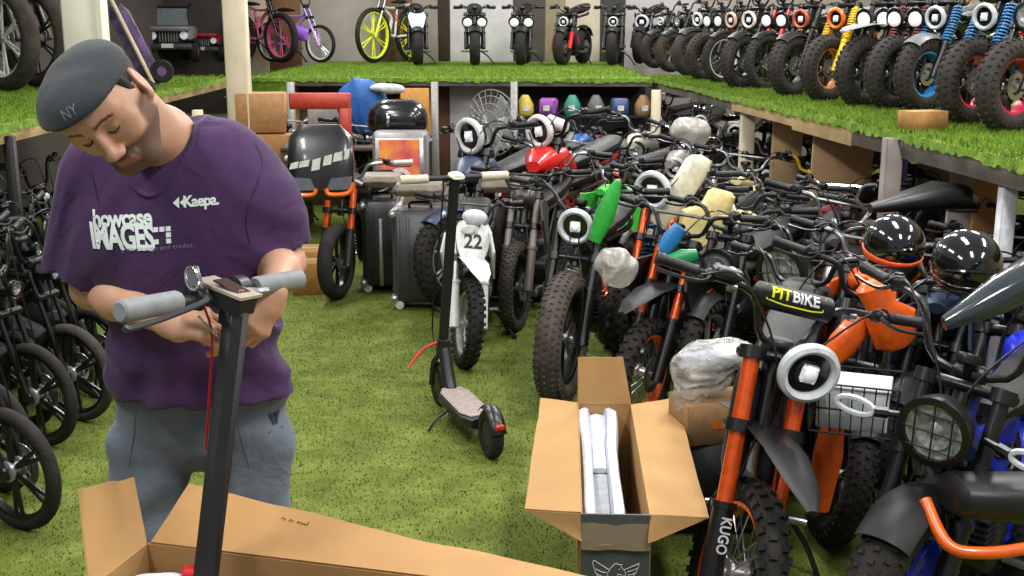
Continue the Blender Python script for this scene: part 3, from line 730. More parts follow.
# ------------------------------------------------------------------ bikes on the right-hand shelf
G1 = 'mini bikes parked on the right shelf'
SH = dict(s=.76, R=.285, W=.145, knob=2, L=.58, wb=.95, spokec=MATTE, tire=mat('2b2623', .85, bump=.4, bscale=90, var=.3, scale=14), bw=.62, hlr=.085, cables=False)
RS = [
 ((1006, 133), 'mini fat bike with crimson rim and chunky tyre at the right end of the shelf', dict(rim=mat('b3123a', .35), fender='none', hl='round')),
 ((966, 125), 'mini fat bike with thin red rim and bright blue coil springs', dict(rim=mat('c01f3c', .35), spring=LBLUE, fender='none', hl='ring')),
 ((920, 112), 'mini fat bike with blue rim, grey mudguard and blue springs', dict(rim=LBLUE, spring=LBLUE, fcol=mat('6b6d70', .4), hl='ring')),
 ((890, 110), 'mini fat bike with rust red coil springs behind the blue rimmed one', dict(spring=mat('7a2c22', .4), fender='none', hl='twin')),
 ((860, 107), 'mini fat bike with dark rims and pale grey beak mudguard', dict(fender='beak', fcol=mat('8c8e90', .35), hl='twin', rim=DGREY)),
 ((824, 102), 'mini fat bike with orange rim and tall yellow fork panel', dict(rim=mat('c87432', .4), fork=YEL, lower=YEL, spring=YEL, fender='none', hl='ring', ringc=ORP)),
 ((790, 97), 'mini fat bike with orange edged headlight, fourth wheel right of the white rim', dict(rim=MATTE, fender='low', hl='ring', ringc=mat('b8502c', .4))),
 ((764, 90), 'mini fat bike with red fork tubes right of the white rimmed one', dict(fork=RED, spring=None, hl='twin', fender='low', W=.10)),
 ((740, 89), 'mini fat bike with plain black tyre and red ringed lamp', dict(hl='ring', ringc=mat('e8d8d0', .4), fender='low')),
 ((722, 84), 'mini fat bike with a white rim on the right shelf', dict(rim=WHITE, W=.09, hl='ring', ringc=mat('d8b49a', .4), fender='low')),
 ((704, 81), 'mini bike with brown tinted tyre and dark red frame left of the white rim', dict(tire=RUBG, frame=mat('7a2430', .4), hl='twin', fender='none')),
 ((690, 77), 'mini bike with smooth black tyre and white lamp ring, third from the shelf corner', dict(knob=0, hl='ring', R=.3)),
 ((671, 72), 'mini bike with brownish fat tyre and orange lamp, second from the shelf corner', dict(tire=RUBG, hl='round', lower=mat('9c5a34', .5), ringc=ORP)),
 ((655, 68), 'mini bike with small white lamp at the corner where two shelves meet', dict(hl='ring', hlr=.06)),
]
for i, (p, lab, kw) in enumerate(RS):
    k = dict(SH); k.update(kw)
    bike('mini_fat_bike', lab, 'mini bike', G1, p, -146 + (i * 37 % 9 - 4), SZ + .006, **k)
# second row further back on the right shelf: only their lamps and bars show over the first
for i, (p, lab, kw) in enumerate([
 ((1000, 84), 'mini bike in the back row of the right shelf with red springs', dict(spring=RED)),
 ((942, 80), 'mini bike in the back row of the right shelf with round white lamps', dict(hl='twin')),
 ((896, 76), 'mini bike in the back row of the right shelf with orange ringed lamp', dict(ringc=ORP)),
 ((850, 72), 'mini bike in the back row of the right shelf with orange fork', dict(fork=ORANGE)),
 ((806, 68), 'mini bike in the back row of the right shelf with white plate', dict(hl='plate')),
 ((768, 66), 'mini bike in the back row of the right shelf with copper lamp ring', dict(ringc=mat('c06840', .4))),
 ((735, 64), 'mini bike in the back row of the right shelf with yellow fork tubes', dict(fork=YEL))]):
    k = dict(SH); k.update(kw); bike('mini_fat_bike', lab, 'mini bike', G1, p, -140 + (i * 5 % 11 - 5), SZ + .006, **k)
# ------------------------------------------------------------------ back shelf
G2 = 'mini bikes facing forward on the back shelf'
BK = dict(R=.23, W=.13, L=.42, wb=.8, bw=.5, hlr=.075, cables=False, rise=.05, fender='low', knob=0, s=1.0)
for p, lab, hd, kw in [
 ((418, 66), 'small dark bike with light blue shield facing out on the back shelf', -84, dict(hl='plate', plate=mat('bfe0ef', .3))),
 ((475, 66), 'small black bike with two warm round lamps against the pale wall', -88, dict(hl='twin')),
 ((521, 66), 'small black bike with one white and one red lamp on the back shelf', -95, dict(hl='twin', fork=DGREY)),
 ((562, 66), 'small dark bike with red shock beside a green tag on the back shelf', -112, dict(hl='ring', shock=RED, lower=RED, hlr=.06)),
 ((612, 66), 'small dark bike with red tail part near the right end of the back shelf', -100, dict(hl='ring', frame=mat('5a2a26', .4), hlr=.06)),
 ((640, 64), 'small dark bike with big ring lamp at the right end of the back shelf', -112, dict(hl='ring', hlr=.09))]:
    k = dict(BK); k.update(kw); bike('mini_bike', lab, 'mini bike', G2, p, hd, SZ + .006, **k)
KB = dict(slim=True, motor=False, disc=False, W=.055, knob=0, spoke='wire', hl='none', R=.27, L=.5, bw=.5, wb=.85, fender='none', tank='none', cables=False, levers=False, s=1.0)
bike('kids_bicycle', 'black wheeled kids bicycle with pink spoke decorations on the back shelf', 'bicycle', None, (282, 63), -40, SZ + .006, **dict(KB, frame=mat('c85a84', .4), spoke='cast', rim=mat('d05a80', .4), R=.33, W=.09))
bike('kids_bicycle', 'small purple kids bicycle with white rims and training look on the back shelf', 'bicycle', None, (321, 63), -30, SZ + .006, **dict(KB, frame=mat('b48ae0', .4), rim=WHITE, fork=mat('caa8ee', .4), lower=mat('caa8ee', .4), R=.25, tank='tube', tcol=mat('a36be0', .4)))
bike('kids_bicycle', 'kids bicycle with neon yellow rim on the back shelf', 'bicycle', None, (374, 63), -122, SZ + .006, **dict(KB, frame=WHITE, rim=mat('e2f21c', .35), R=.36, W=.07, spoke='cast', lower=mat('e2f21c', .35), fork=WHITE))
# ------------------------------------------------------------------ left shelf
bike('fat_bike', 'fat tyred bike with white inner rim at the far left on the shelf', 'bike', None, (8, 92), -33, SZ + .006, **dict(R=.40, W=.14, knob=0, tire=RUBG, rim=WHITE, hl='none', L=.6))
bike('fat_bike', 'fat tyred bike with yellow shock beside the cream pillar', 'bike', None, (40, 88), -33, SZ + .006, **dict(R=.40, W=.13, knob=0, tire=RUBG, hl='none', L=.6, spring=YEL))
# ------------------------------------------------------------------ floor, right side
ORF = dict(fork=ORANGE, lower=BLK, rim=ORP, rear_rim=ORP)
hero, HS, HI = bike('pit_bike', 'black electric pit bike with orange fork, large ring headlight and padded handlebar', 'motorbike', None, (808, 372), -108, 0, 'hl', math.radians(-6),
    **dict(ORF, R=.27, W=.085, knob=2, rake=.38, L=.63, bw=.84, rise=.14, sweep=.03, hl='ring', hlr=.086, hlh=1.03, hlf=.13, hly=.05, fender='beak', fcol=mat('0f0f10', .5, spec=.3), tank='tube', frame=BLK, spoke='wire', shock=ORANGE, detail=2, steer=.48, lowf=.30, ft=.025, bin=.07, guards=True, gauge=False))
a2, A2S, A2I = bike('fat_bike', 'black fat tyre electric bike with caged round headlight and blue rims', 'motorbike', None, (936, 430), -132, 0, 'hl', math.radians(-5),
    **dict(R=.30, W=.13, knob=1, rim=mat('1226a0', .35), rake=.40, L=.60, bw=.80, rise=.16, sweep=.14, hl='round', hlr=.098, hlh=.86, hlf=.14, frame=mat('1228a0', .35), tank='none', fender='low', fcol=mat('0f0f10', .5, spec=.3), signals=True, detail=2, shock=BLK))
G3 = 'bikes parked in rows on the shop floor to the right of the aisle'
bike('dirt_bike', 'dirt bike with orange fork and orange spoked wheel just behind the open carton', 'motorbike', G3, (640, 424), -124, 0, lean=math.radians(-3), **dict(ORF, R=.25, W=.085, knob=2, L=.62, hl='none', fender='beak', tank='moto', spoke='wire', bw=.74))
bike('electric_bike', 'bike with white ring lamp and orange fork behind a clear plastic wrapped part', 'motorbike', G3, (653, 190), -122, 0, 'hl', **dict(ORF, R=.28, W=.09, knob=2, L=.66, hlr=.10, hlh=1.12, hlf=.18, tank='tube', fender='none', rim=BLK))
bike('fat_bike', 'black fat bike with big worn front tyre and white ring lamp at the aisle edge', 'motorbike', G3, (560, 402), -108, 0, lean=math.radians(-2), **dict(R=.325, W=.13, knob=1, tire=mat('433b33', .8, bump=.4, bscale=80, var=.35, scale=12), L=.60, hlr=.085, hlh=.97, fender='none', shock=ORANGE, tank='tube', frame=BLK, rim=BLK, bw=.8))
bike('electric_bike', 'brownish bike with bare fork between the suitcases and the big worn tyre', 'motorbike', G3, (516, 330), -105, 0, **dict(R=.27, W=.08, L=.56, hl='none', frame=mat('5a3a34', .45), lower=mat('57504a', .5), fork=mat('7d776f', .4), tire=RUBG, fender='none', tank='moto', tcol=mat('3c3633', .5)))
wb_, WS, WI = bike('dirt_bike', 'small white dirt bike with number 22 plate parked in the aisle', 'motorbike', None, (468, 366), -92, 0, **dict(R=.25, W=.09, knob=2, L=.56, hl='plate', hlh=.86, hlf=.09, steer=.3, guards=False, fender='beak', fcol=WHITE, frame=WHITE, lower=WHITE, fork=ALU, rim=ALU, spoke='wire', tank='moto', tcol=WHITE, bw=.62, shock=STEEL, s=.95))

BOD = [BLK, mat('3c3c40', .4), mat('20324a', .4), mat('4a4438', .5), mat('6a2020', .4), mat('8a8a8c', .4)]
FL = [
 ('hl', (719, 212), 'bike with white ring lamp and cream tank in the middle of the crowd', dict(hlh=1.08, hlf=.20, hlr=.095, tank='big', tcol=CREAM, frame=CREAM, ringc=mat('efe8d2', .4), fender='none')),
 ('hl', (718, 266), 'bike with chrome round lamp just above the nearest handlebar grip', dict(hl='round', hlr=.09, detail=1)),
 ('hl', (783, 272), 'bike with large dusty round lamp behind the yellow lettered bar pad', dict(hl='round', hlr=.12, hlf=.24, hlh=1.0, detail=2, tcol=DGREY, frame=mat('59503f', .5), fork=STEEL, tire=RUBG)),
 ('hl', (760, 232), 'dark bike with pale handlebar left of the big dusty lamp', dict(hl='twin', frame=BOD[3])),
 ('hl', (604, 168), 'bike with brown frame in the second row behind the ring lamp bike', dict(hl='twin', frame=BOD[3])),
 ('hl', (636, 150), 'pale grey moped like bike in the back rows near the shelf corner', dict(tank='big', tcol=mat('c9c3b4', .4), frame=mat('c9c3b4', .4), hl='round')),
 ('hl', (575, 150), 'dark blue bike in the back row under the shelf', dict(frame=mat('1c4f8c', .4), tank='big', tcol=mat('1c4f8c', .4))),
 ('hl', (540, 131), 'red moped with white ring lamp under the back shelf', dict(s=1.2, hlh=1.15, L=.62, tank='big', tcol=RED, frame=RED, fcol=RED, hlr=.09, ringc=mat('d8d4d0', .4))),
 ('hl', (470, 136), 'dark moped with grey ring lamp in front of the pale partition', dict(s=1.15, hlh=1.2, L=.62, hlr=.10, tank='big', tcol=mat('39435a', .4), fcol=mat('39435a', .4), ringc=mat('c8c8c8', .4))),
 ('hl', (690, 148), 'bike with red seat edge and dusty grey body under the shelf corner', dict(tank='big', tcol=mat('8d8a86', .4), frame=RED, hl='twin')),
 ('hl', (722, 160), 'dark bike near the cream post of the right shelf', dict(hl='round', fork=STEEL)),
 ('hl', (758, 176), 'black bike with orange grip behind the dusty lamp bike', dict(grip=mat('c8552c', .5), hl='twin')),
 ('hl', (800, 196), 'black bike with yellow handlebar parts under the right shelf', dict(bar=YEL, hl='ring', ringc=mat('5a5a5a', .4))),
 ('hl', (820, 232), 'black bike with chrome bar right of the dusty lamp bike', dict(bar=CHROME, hl='round', tank='moto', tcol=BOD[4])),
 ('hl', (850, 208), 'black bike with grey body deep under the right shelf', dict(tank='moto', tcol=BOD[1], hl='twin')),
 ('hl', (700, 188), 'bike with silver fork wedged behind the cream tank bike', dict(fork=ALU, hl='none', frame=BOD[5])),
 ('hl', (596, 208), 'bike with bright green fork panel beside the orange fork bike', dict(fork=GREEN, lower=GREEN, tank='moto', tcol=GREEN, hl='none', fender='none')),
 ('hl', (660, 235), 'dark bike with blue spring squeezed between two orange fork bikes', dict(spring=LBLUE, hl='twin', hlr=.05)),
 ('hl', (880, 262), 'black bike with orange body panels behind the helmets', dict(tank='moto', tcol=ORP, frame=ORP, hl='none', fcol=ORP)),
 ('hl', (860, 306), 'bike with orange plastic panels right behind the ring headlight bike', dict(tank='moto', tcol=ORP, frame=ORP, hl='none', fender='none', rim=ORP)),
 ('hl', (955, 236), 'black bike with long black seat under the right shelf', dict(hl='none', tank='big', tcol=BLK)),
 ('hl', (1010, 262), 'black bike at the right edge below the shelf end', dict(hl='none', tank='big', tcol=GLOSS)),
 ('hl', (985, 300), 'black and blue bike right of the black helmet', dict(hl='none', frame=mat('2a3fc0', .3), tank='moto', tcol=mat('20242c', .35))),
 ('hl', (655, 118), 'dark bike at the far corner under both shelves', dict(hl='twin')),
 ('hl', (615, 122), 'dark bike with chrome bar in the farthest row', dict(bar=CHROME, hl='ring', hlr=.06)),
 ('hl', (560, 175), 'bike with silver bars and brown body behind the ring lamp bike', dict(bar=STEEL, frame=mat('5d5146', .5), hl='none', tank='moto', tcol=mat('4d463e', .5))),
 ('hl', (512, 160), 'dark bike with raised black bar in front of the red moped', dict(hl='none', frame=BLK, tank='moto', tcol=BLK)),
 ('hl', (790, 150), 'dark bike in the back row by the tan cardboard', dict(hl='twin', bar=STEEL)),
 ('hl', (1040, 380), 'black and blue bike cut by the right edge of the picture', dict(hl='none', frame=mat('1c2fd0', .3), tank='big', tcol=mat('1c2fd0', .3), fcol=mat('1c2fd0', .3))),
]
rr = random.Random(3)
for i, (by, p, lab, kw) in enumerate(FL):
    k = dict(R=.27 + .02 * rr.random(), W=.08 + .03 * rr.random(), knob=rr.choice((1, 2)), L=.58, wb=1.1, steer=rr.uniform(-.35, .35), bar=rr.choice((BLK, STEEL, BLK, DGREY)),
             frame=rr.choice(BOD), grip=MATTE, rim=rr.choice((BLK, DGREY, ALU)), spoke=rr.choice(('cast', 'wire')), hlr=.085, shock=rr.choice((ORANGE, RED, STEEL)), mirrors=False)
    k['R'] = round(k['R'], 2); k['W'] = round(k['W'], 2)
    k.update(kw)
    bike('electric_bike', lab, 'motorbike', G3, p, -126 + rr.uniform(-14, 12), 0, by, math.radians(rr.uniform(-4, 1)), **k)
bike('electric_bike', 'black bike with thick battery right behind the wrapped parcel', 'motorbike', G3, (760, 500), -118, 0, 'fc', math.radians(-4), R=.27, W=.10, L=.56, hl='none', fender='low', tank='big', tcol=MATTE, guards=True, steer=-.3, gauge=False)
MORE = [
 ((588, 128), 'dark bike with white lamp far back near the cream corner post', dict(hl='ring', hlr=.07)),
 ((640, 112), 'dark bike with teal tank in the farthest row', dict(tank='big', tcol=mat('2a6a70', .4))),
 ((700, 122), 'dark bike with silver bar in the farthest row right of the corner post', dict(bar=CHROME)),
 ((735, 132), 'dark bike with pale body far back beside the cream post', dict(tank='moto', tcol=mat('b5b0a4', .4))),
 ((775, 140), 'bike with brown seat base in the back rows by the first cardboard sheet', dict(frame=mat('5c4a38', .5))),
 ((840, 170), 'black bike in front of the wide tan cardboard', dict(hl='twin')),
 ((905, 205), 'black bike with silver fork under the grey post', dict(fork=STEEL, hl='ring', hlr=.06)),
 ((676, 168), 'bike with chrome bar and dusty silver body left of the cream tank', dict(bar=CHROME, tank='big', tcol=mat('9a958c', .4))),
 ((740, 195), 'bike with pale yellow side panel right of the cream tank', dict(tank='moto', tcol=CREAM, hl='twin')),
 ((845, 262), 'black bike with silver bar left of the orange trimmed helmet', dict(bar=STEEL, hl='none')),
 ((545, 190), 'dark brown bike behind the ring lamp of the fat bike', dict(frame=mat('4a3a30', .5), hl='none')),
 ((870, 352), 'black bike standing between the ring headlight and the caged headlight', dict(hl='none', fork=BLK)),
 ((930, 330), 'black bike behind the caged headlight bike', dict(hl='none', frame=BLK)),
 ((985, 372), 'dark blue bike right behind the caged headlight bike', dict(hl='none', frame=mat('1a2c90', .35)))]
for i, (p, lab, kw) in enumerate(MORE):
    k = dict(R=rr.choice((.25, .27, .3)), W=rr.choice((.08, .1)), knob=rr.choice((1, 2)), L=.60, wb=1.1, steer=rr.uniform(-.5, .5), bar=rr.choice((BLK, STEEL, BLK, ALU)), frame=rr.choice(BOD), rim=rr.choice((BLK, DGREY)), hlr=.08, tank=rr.choice(('tube', 'moto')), tcol=rr.choice(BOD))
    k.update(kw); bike('electric_bike', lab, 'motorbike', G3, p, -122 + rr.uniform(-25, 20), 0, 'hl', math.radians(rr.uniform(-5, 2)), **k)
for p, lab, kw in [((262, 128), 'dark bike with grey bars behind the man\'s shoulder under the back shelf', dict(bar=STEEL, hl='none')),
 ((290, 150), 'black bike under the red bracket left of the black fairing', dict(hl='round', hlr=.06, bar=ALU)),
 ((368, 158), 'black bike with silver bar between the fairing and the silver case', dict(hl='none', bar=STEEL))]:
    k = dict(R=.27, W=.09, L=.62, steer=.3, tank='moto', tcol=BLK); k.update(kw); bike('electric_bike', lab, 'motorbike', None, p, -80, 0, 'hl', 0, **k)
# ------------------------------------------------------------------ left rows
G4 = 'folding electric bikes parked under the left shelf'
LF = dict(slim=True, R=.235, W=.052, knob=0, rake=.30, L=.50, bw=.5, rise=.16, wb=.85, hl='round', hlr=.035, fender='none', motor=False, tank='tube', tcol=MATTE, spoke='cast', rim=BLK, hlh=1.0, frame=MATTE)
for p, hd, lab, kw in [
 ((22, 528), -28, 'black folding bike with alloy cast wheel nearest the camera at the left edge', {}),
 ((2, 490), -30, 'black folding bike mostly cut off at the left edge behind the nearest wheel', {}),
 ((44, 445), -27, 'black folding bike with white spoke piece, second wheel back on the left', dict(rear_rim=ALU)),
 ((26, 428), -29, 'black folding bike with dull stem between the second and third wheels on the left', {}),
 ((80, 420), -25, 'black folding bike with brown tinted tyre by the man\'s elbow', dict(tire=RUBG)),
 ((100, 398), -24, 'black folding bike with wheel just left of the man\'s waist', dict()),
 ((62, 385), -27, 'black folding bike with grey tube stem in the left crowd', dict(frame=mat('5a5c60', .4))),
 ((20, 380), -26, 'black folding bike with thick grey front tube at the far left', dict(frame=mat('6b6d71', .4))),
 ((90, 350), -25, 'black folding bike deeper in the left crowd behind the sleeve', dict(hl='ring')),
 ((40, 330), -25, 'dark folding bike far back in the left crowd', dict(frame=mat('3a3028', .5))),
 ((10, 320), -25, 'dark folding bike at the far left back with orange reflector', dict(lower=ORP)),
 ((70, 300), -28, 'black folding bike in the last left row near the shelf post', dict(hl='twin'))]:
    k = dict(LF); k.update(kw); bike('folding_bike', lab, 'folding bike', G4, p, hd, 0, 'fc', math.radians(3), **k)
# ------------------------------------------------------------------ the man
SKIN = bpy.data.materials.new('skin'); SKIN.use_nodes = True
_nt = SKIN.node_tree; _b = _nt.nodes['Principled BSDF']
_a = _nt.nodes.new('ShaderNodeVertexColor'); _a.layer_name = 'tone'; _nt.links.new(_a.outputs['Color'], _b.inputs['Base Color'])
_b.inputs['Roughness'].default_value = .5; _b.inputs['Subsurface Weight'].default_value = .08; _b.inputs['Subsurface Radius'].default_value = (.01, .004, .002)
_n = _nt.nodes.new('ShaderNodeTexNoise'); _n.inputs['Scale'].default_value = 220; _bp = _nt.nodes.new('ShaderNodeBump'); _bp.inputs['Strength'].default_value = .12; _bp.inputs['Distance'].default_value = .002
_nt.links.new(_n.outputs['Fac'], _bp.inputs['Height']); _nt.links.new(_bp.outputs['Normal'], _b.inputs['Normal'])
HAIRM = mat('1d1816', .6, var=.4, scale=300, bump=.5, bscale=300)
def fabric(h, wr=.35, rough=.85):
    m = mat(h, rough, var=.10, scale=18, sheen=.08).copy(); nt = m.node_tree; b = nt.nodes['Principled BSDF']
    tc = nt.nodes.new('ShaderNodeTexCoord'); n = nt.nodes.new('ShaderNodeTexNoise'); n.inputs['Scale'].default_value = 7; n.inputs['Detail'].default_value = 3; n.inputs['Distortion'].default_value = 1.2
    bp = nt.nodes.new('ShaderNodeBump'); bp.inputs['Strength'].default_value = wr; bp.inputs['Distance'].default_value = .03
    w = nt.nodes.new('ShaderNodeTexNoise'); w.inputs['Scale'].default_value = 500; b2 = nt.nodes.new('ShaderNodeBump'); b2.inputs['Strength'].default_value = .15; b2.inputs['Distance'].default_value = .002
    nt.links.new(tc.outputs['Object'], n.inputs['Vector']); nt.links.new(n.outputs['Fac'], bp.inputs['Height'])
    nt.links.new(tc.outputs['Object'], w.inputs['Vector']); nt.links.new(w.outputs['Fac'], b2.inputs['Height'])
    nt.links.new(bp.outputs['Normal'], b2.inputs['Normal']); nt.links.new(b2.outputs['Normal'], b.inputs['Normal']); return m
SHIRT = fabric('381b48'); PANT = fabric('5f6a75'); CAPM = fabric('272c31', .1)
MB0 = V(-.66, 2.50, 0)
man = empty('person', TR(MB0), 'standing man in a purple t-shirt, grey trousers and dark cap working on a scooter handlebar', 'person')
# head frame
hs = cv(.87, .36, .30).normalized(); hu = cv(-.43, .50, .75); hu = (hu - hs * hu.dot(hs)).normalized(); hf = hs.cross(hu).normalized()
HC = at(105, 103, 2.13); HS_ = 1.0
HM = Matrix((hs, hu, hf)).transposed()
def hp(s, u, f): return HC + (hs * s + hu * u + hf * f) * HS_
HR = np.array(HM)
def hel(c, r, k=.012, op='u', R=None): return el(hp(*c), [x * HS_ for x in r], HR if R is None else R, k, op)
def hrc(a, b, r1, r2, k=.012, op='u'): return rc(hp(*a), hp(*b), r1 * HS_, r2 * HS_, k, 1.0, op)
neckb = at(162, 142, 2.44)
P_ = []
P_ += [hel((0, .026, -.008), (.077, .064, .090), .02), hel((0, -.025, .022), (.063, .078, .064), .03), hel((0, .035, .05), (.062, .05, .042), .03)]
P_ += [hrc((-.022, -.094, .066), (.022, -.094, .066), .019, .019, .03)]
for s in (-1, 1):
    P_ += [hrc((s * .056, -.045, .0), (s * .026, -.092, .060), .017, .016, .035), hel((s * .040, -.022, .062), (.022, .022, .018), .025),
           hrc((s * .012, .030, .088), (s * .050, .032, .068), .009, .007, .016), hrc((s * .056, -.005, .055), (s * .068, .0, .02), .012, .01, .02)]
P_ += [hrc((0, .018, .088), (0, -.030, .106), .008, .0105, .016), hel((0, -.034, .107), (.0115, .010, .011), .010)]
for s in (-1, 1): P_ += [hel((s * .013, -.038, .098), (.009, .009, .012), .008)]
for s in (-1, 1): P_ += [hel((s * .031, .006, .094), (.019, .011, .012), .014, 's'), hel((s * .031, .004, .073), (.015, .0125, .0135), .006)]
P_ += [hrc((-.020, -.064, .084), (.020, -.064, .084), .0055, .0055, .01), hrc((-.010, -.062, .090), (.010, -.062, .090), .006, .006, .008), hrc((-.016, -.073, .086), (.016, -.073, .086), .0065, .0065, .008)]
P_ += [hrc((-.020, -.0685, .097), (.020, -.0685, .097), .0022, .0022, .003, 's')]
for s in (-1, 1):
    er = HM @ Matrix.Rotation(s * .35, 3, 'Y')
    P_ += [hel((s * .080, .0, -.012), (.007, .033, .020), .006, 'u', np.array(er)), hel((s * .079, -.028, -.004), (.007, .011, .010), .006), hel((s * .089, .003, -.010), (.006, .021, .011), .004, 's', np.array(er))]
P_ += [rc(hp(0, -.05, -.035), neckb, .056, .062, .035), rc(hp(0, -.065, .02), neckb + V(.0, -.04, .0), .035, .045, .03)]
# hidden trunk under the shirt and trousers keeps the body one figure
sh_l, sh_r = at(92, 176, 2.46), at(250, 174, 2.50)
chest, waist, hips = at(178, 235, 2.50), at(200, 330, 2.50), at(205, 425, 2.53)
P_ += [rc(sh_l + V(.03, 0, -.02), sh_r - V(.03, 0, .02), .045, .045, .05), rc(chest, waist, .12, .115, .06, .7), rc(waist, hips, .10, .09, .06, .75), rc(neckb, chest, .06, .11, .06, .8)]
elb_l, elb_r = at(92, 288, 2.47), at(284, 262, 2.46)
wr_l, wr_r = at(168, 322, 2.24), at(272, 292, 2.24)
P_ += [rc(sh_l, elb_l, .052, .043, .03), rc(sh_r, elb_r, .052, .043, .03)]
P_ += [rc(elb_l, elb_l.lerp(wr_l, .35), .040, .041, .03), rc(elb_l.lerp(wr_l, .35), wr_l, .041, .026, .03), rc(elb_r, elb_r.lerp(wr_r, .35), .039, .040, .03), rc(elb_r.lerp(wr_r, .35), wr_r, .040, .026, .03)]
XL, XR = at(150, 560, 2.5).x, at(246, 560, 2.5).x
lk = [(at(152, 450, 2.53), V(XL - .01, 2.50, .50), V(XL - .02, 2.56, .09)), (at(249, 450, 2.53), V(XR + .01, 2.50, .50), V(XR + .03, 2.56, .09))]
for a, k_, f_ in lk: P_ += [rc(a, k_, .080, .055, .04), rc(k_, f_, .053, .036, .03)]
def hand(w, D, Nn, thumb_side, curls, k=.010, spread=.09, thumb=None):
    """w wrist, D along the hand, Nn back of the hand; curls: bend per finger"""
    D = Vector(D).normalized(); Nn = Vector(Nn); Nn = (Nn - D * Nn.dot(D)).normalized(); Sd = D.cross(Nn) * thumb_side   # towards the thumb
    out = [rc(w, w + D * .03, .026, .027, .02, 1)]
    for j in range(4):
        y = (.028 - .0185 * j); base = w + D * (.082 - .004 * abs(j - 1)) + Sd * y; root = w + D * .02 + Sd * y * .6
        out.append(rc(root, base, .0135, .0105, .018))
        ln = (.040, .045, .042, .033)[j]; p = base; dr = (D + Sd * spread * (1.2 - j * .8)).normalized(); r = (.0092, .0095, .009, .008)[j]; cu = curls[j]
        for q, (l, c) in enumerate(((ln, cu[0]), (ln * .62, cu[1]), (ln * .5, cu[2]))):
            ax = dr.cross(-Nn).normalized() if abs(dr.dot(Nn)) < .95 else Sd
            ax = Sd * 1.0
            rotm = Matrix.Rotation(c * (1 if (Sd.cross(D)).dot(-Nn) > 0 else -1), 3, ax); dr = (rotm @ dr).normalized()
            e = p + dr * l; out.append(rc(p, e, r, r * .92, .005)); p = e; r *= .92
    p = w + D * .028 + Sd * .024; t = thumb or [(D * .5 + Sd * .75 - Nn * .35), (D * .85 + Sd * .35 - Nn * .45), (D * 1.0 + Sd * .0 - Nn * .35)]
    out.append(rc(w + D * .012 + Sd * .01, p, .018, .016, .018)); r = .0125
    for l, dv in zip((.036, .030, .024), t):
        e = p + Vector(dv).normalized() * l; out.append(rc(p, e, r, r * .92, .008)); p = e; r *= .9
    return out
# left of picture: the man's right hand, knuckles to the camera, gripping the hex key; the other hand comes from behind the stem
P_ += hand(wr_l, cv(.95, -.05, .15), cv(.05, .45, .85), 1, [(.9, 1.1, .7), (1.1, 1.3, .8), (1.2, 1.4, .8), (1.3, 1.4, .8)], thumb=[cv(.6, .65, .2), cv(.9, -.1, .25), cv(.8, -.45, .1)])
P_ += hand(wr_r, cv(-.36, -.88, .22), cv(.8, .0, .55), -1, [(.8, .9, .6), (.7, .9, .6), (.75, .8, .5), (.8, .8, .5)], thumb=[cv(-.7, -.1, .25), cv(-.8, -.5, .2), cv(-.6, -.6, .1)])
vv, ff = sdf_mesh(P_, .0034)
body_me = np_mesh('body', vv, ff, SKIN, MB0)
# tone: beard stubble, lips and brows belong to the skin
loc = (vv - np.array(HC)) @ HR / HS_; s_, u_, f_ = loc[:, 0], loc[:, 1], loc[:, 2]
base = np.array(rgb('b88d72')[:3]); st = np.array(rgb('382b26')[:3]); lip = np.array(rgb('a8655a')[:3]); brow = np.array(rgb('241a16')[:3]); red = np.array(rgb('c4907c')[:3])
nz = wnoise(vv, 60, 5)
def sm(x, a, b): t = np.clip((x - a) / (b - a), 0, 1); return t * t * (3 - 2 * t)
inh = (np.abs(s_) < .1) & (u_ > -.13) & (u_ < .14) & (f_ > -.12)
w_b = sm(-u_, .040, .056) * sm(f_, -.005, .012) * (1 - sm(-u_, .112, .125))
w_b = np.maximum(w_b, sm(np.abs(s_), .052, .062) * sm(-u_, -.01, .01) * sm(f_, .0, .012) * (1 - sm(f_, .04, .055)) * .9)
w_b *= 1 - sm(f_, .098, .104) * 0
mous = (np.abs(s_) < .030) & (u_ < -.050) & (u_ > -.062); w_b = np.maximum(w_b, mous * 1.0)
w_l = ((np.abs(s_) < .023) & (u_ < -.061) & (u_ > -.079) & (f_ > .082)).astype(float)
bc = .032 + .004 * np.cos((np.abs(s_) - .03) * 90); w_br = ((np.abs(s_) > .012) & (np.abs(s_) < .052) & (np.abs(u_ - bc + .005) < .0036) & (f_ > .05)).astype(float)
C = base * (1 + .05 * nz[:, None]); C = C * (1 - .0 * w_b[:, None])
C = C + (red - C) * (np.clip(1 - np.abs(f_ - .1) * 20, 0, 1) * inh)[:, None] * .5
C = C + (st - C) * (w_b * inh * .85)[:, None]; C = C + (lip - C) * (w_l * inh * .8)[:, None]; C = C + (brow - C) * (w_br * inh * .9)[:, None]
at_ = body_me.color_attributes.new('tone', 'FLOAT_COLOR', 'POINT')
at_.data.foreach_set('color', np.concatenate([np.clip(C, 0, 1), np.ones((len(C), 1))], 1).astype(np.float32).ravel())
body = link('body', body_me, man)
# lashes
for s in (-1, 1):
    MB().tube([hp(s * .018, .000, .085), hp(s * .025, -.004, .0885), hp(s * .034, -.0045, .0875), hp(s * .044, .000, .080)], .0016, 5, 4).build('eyelashes', HAIRM, man, off=MB0)
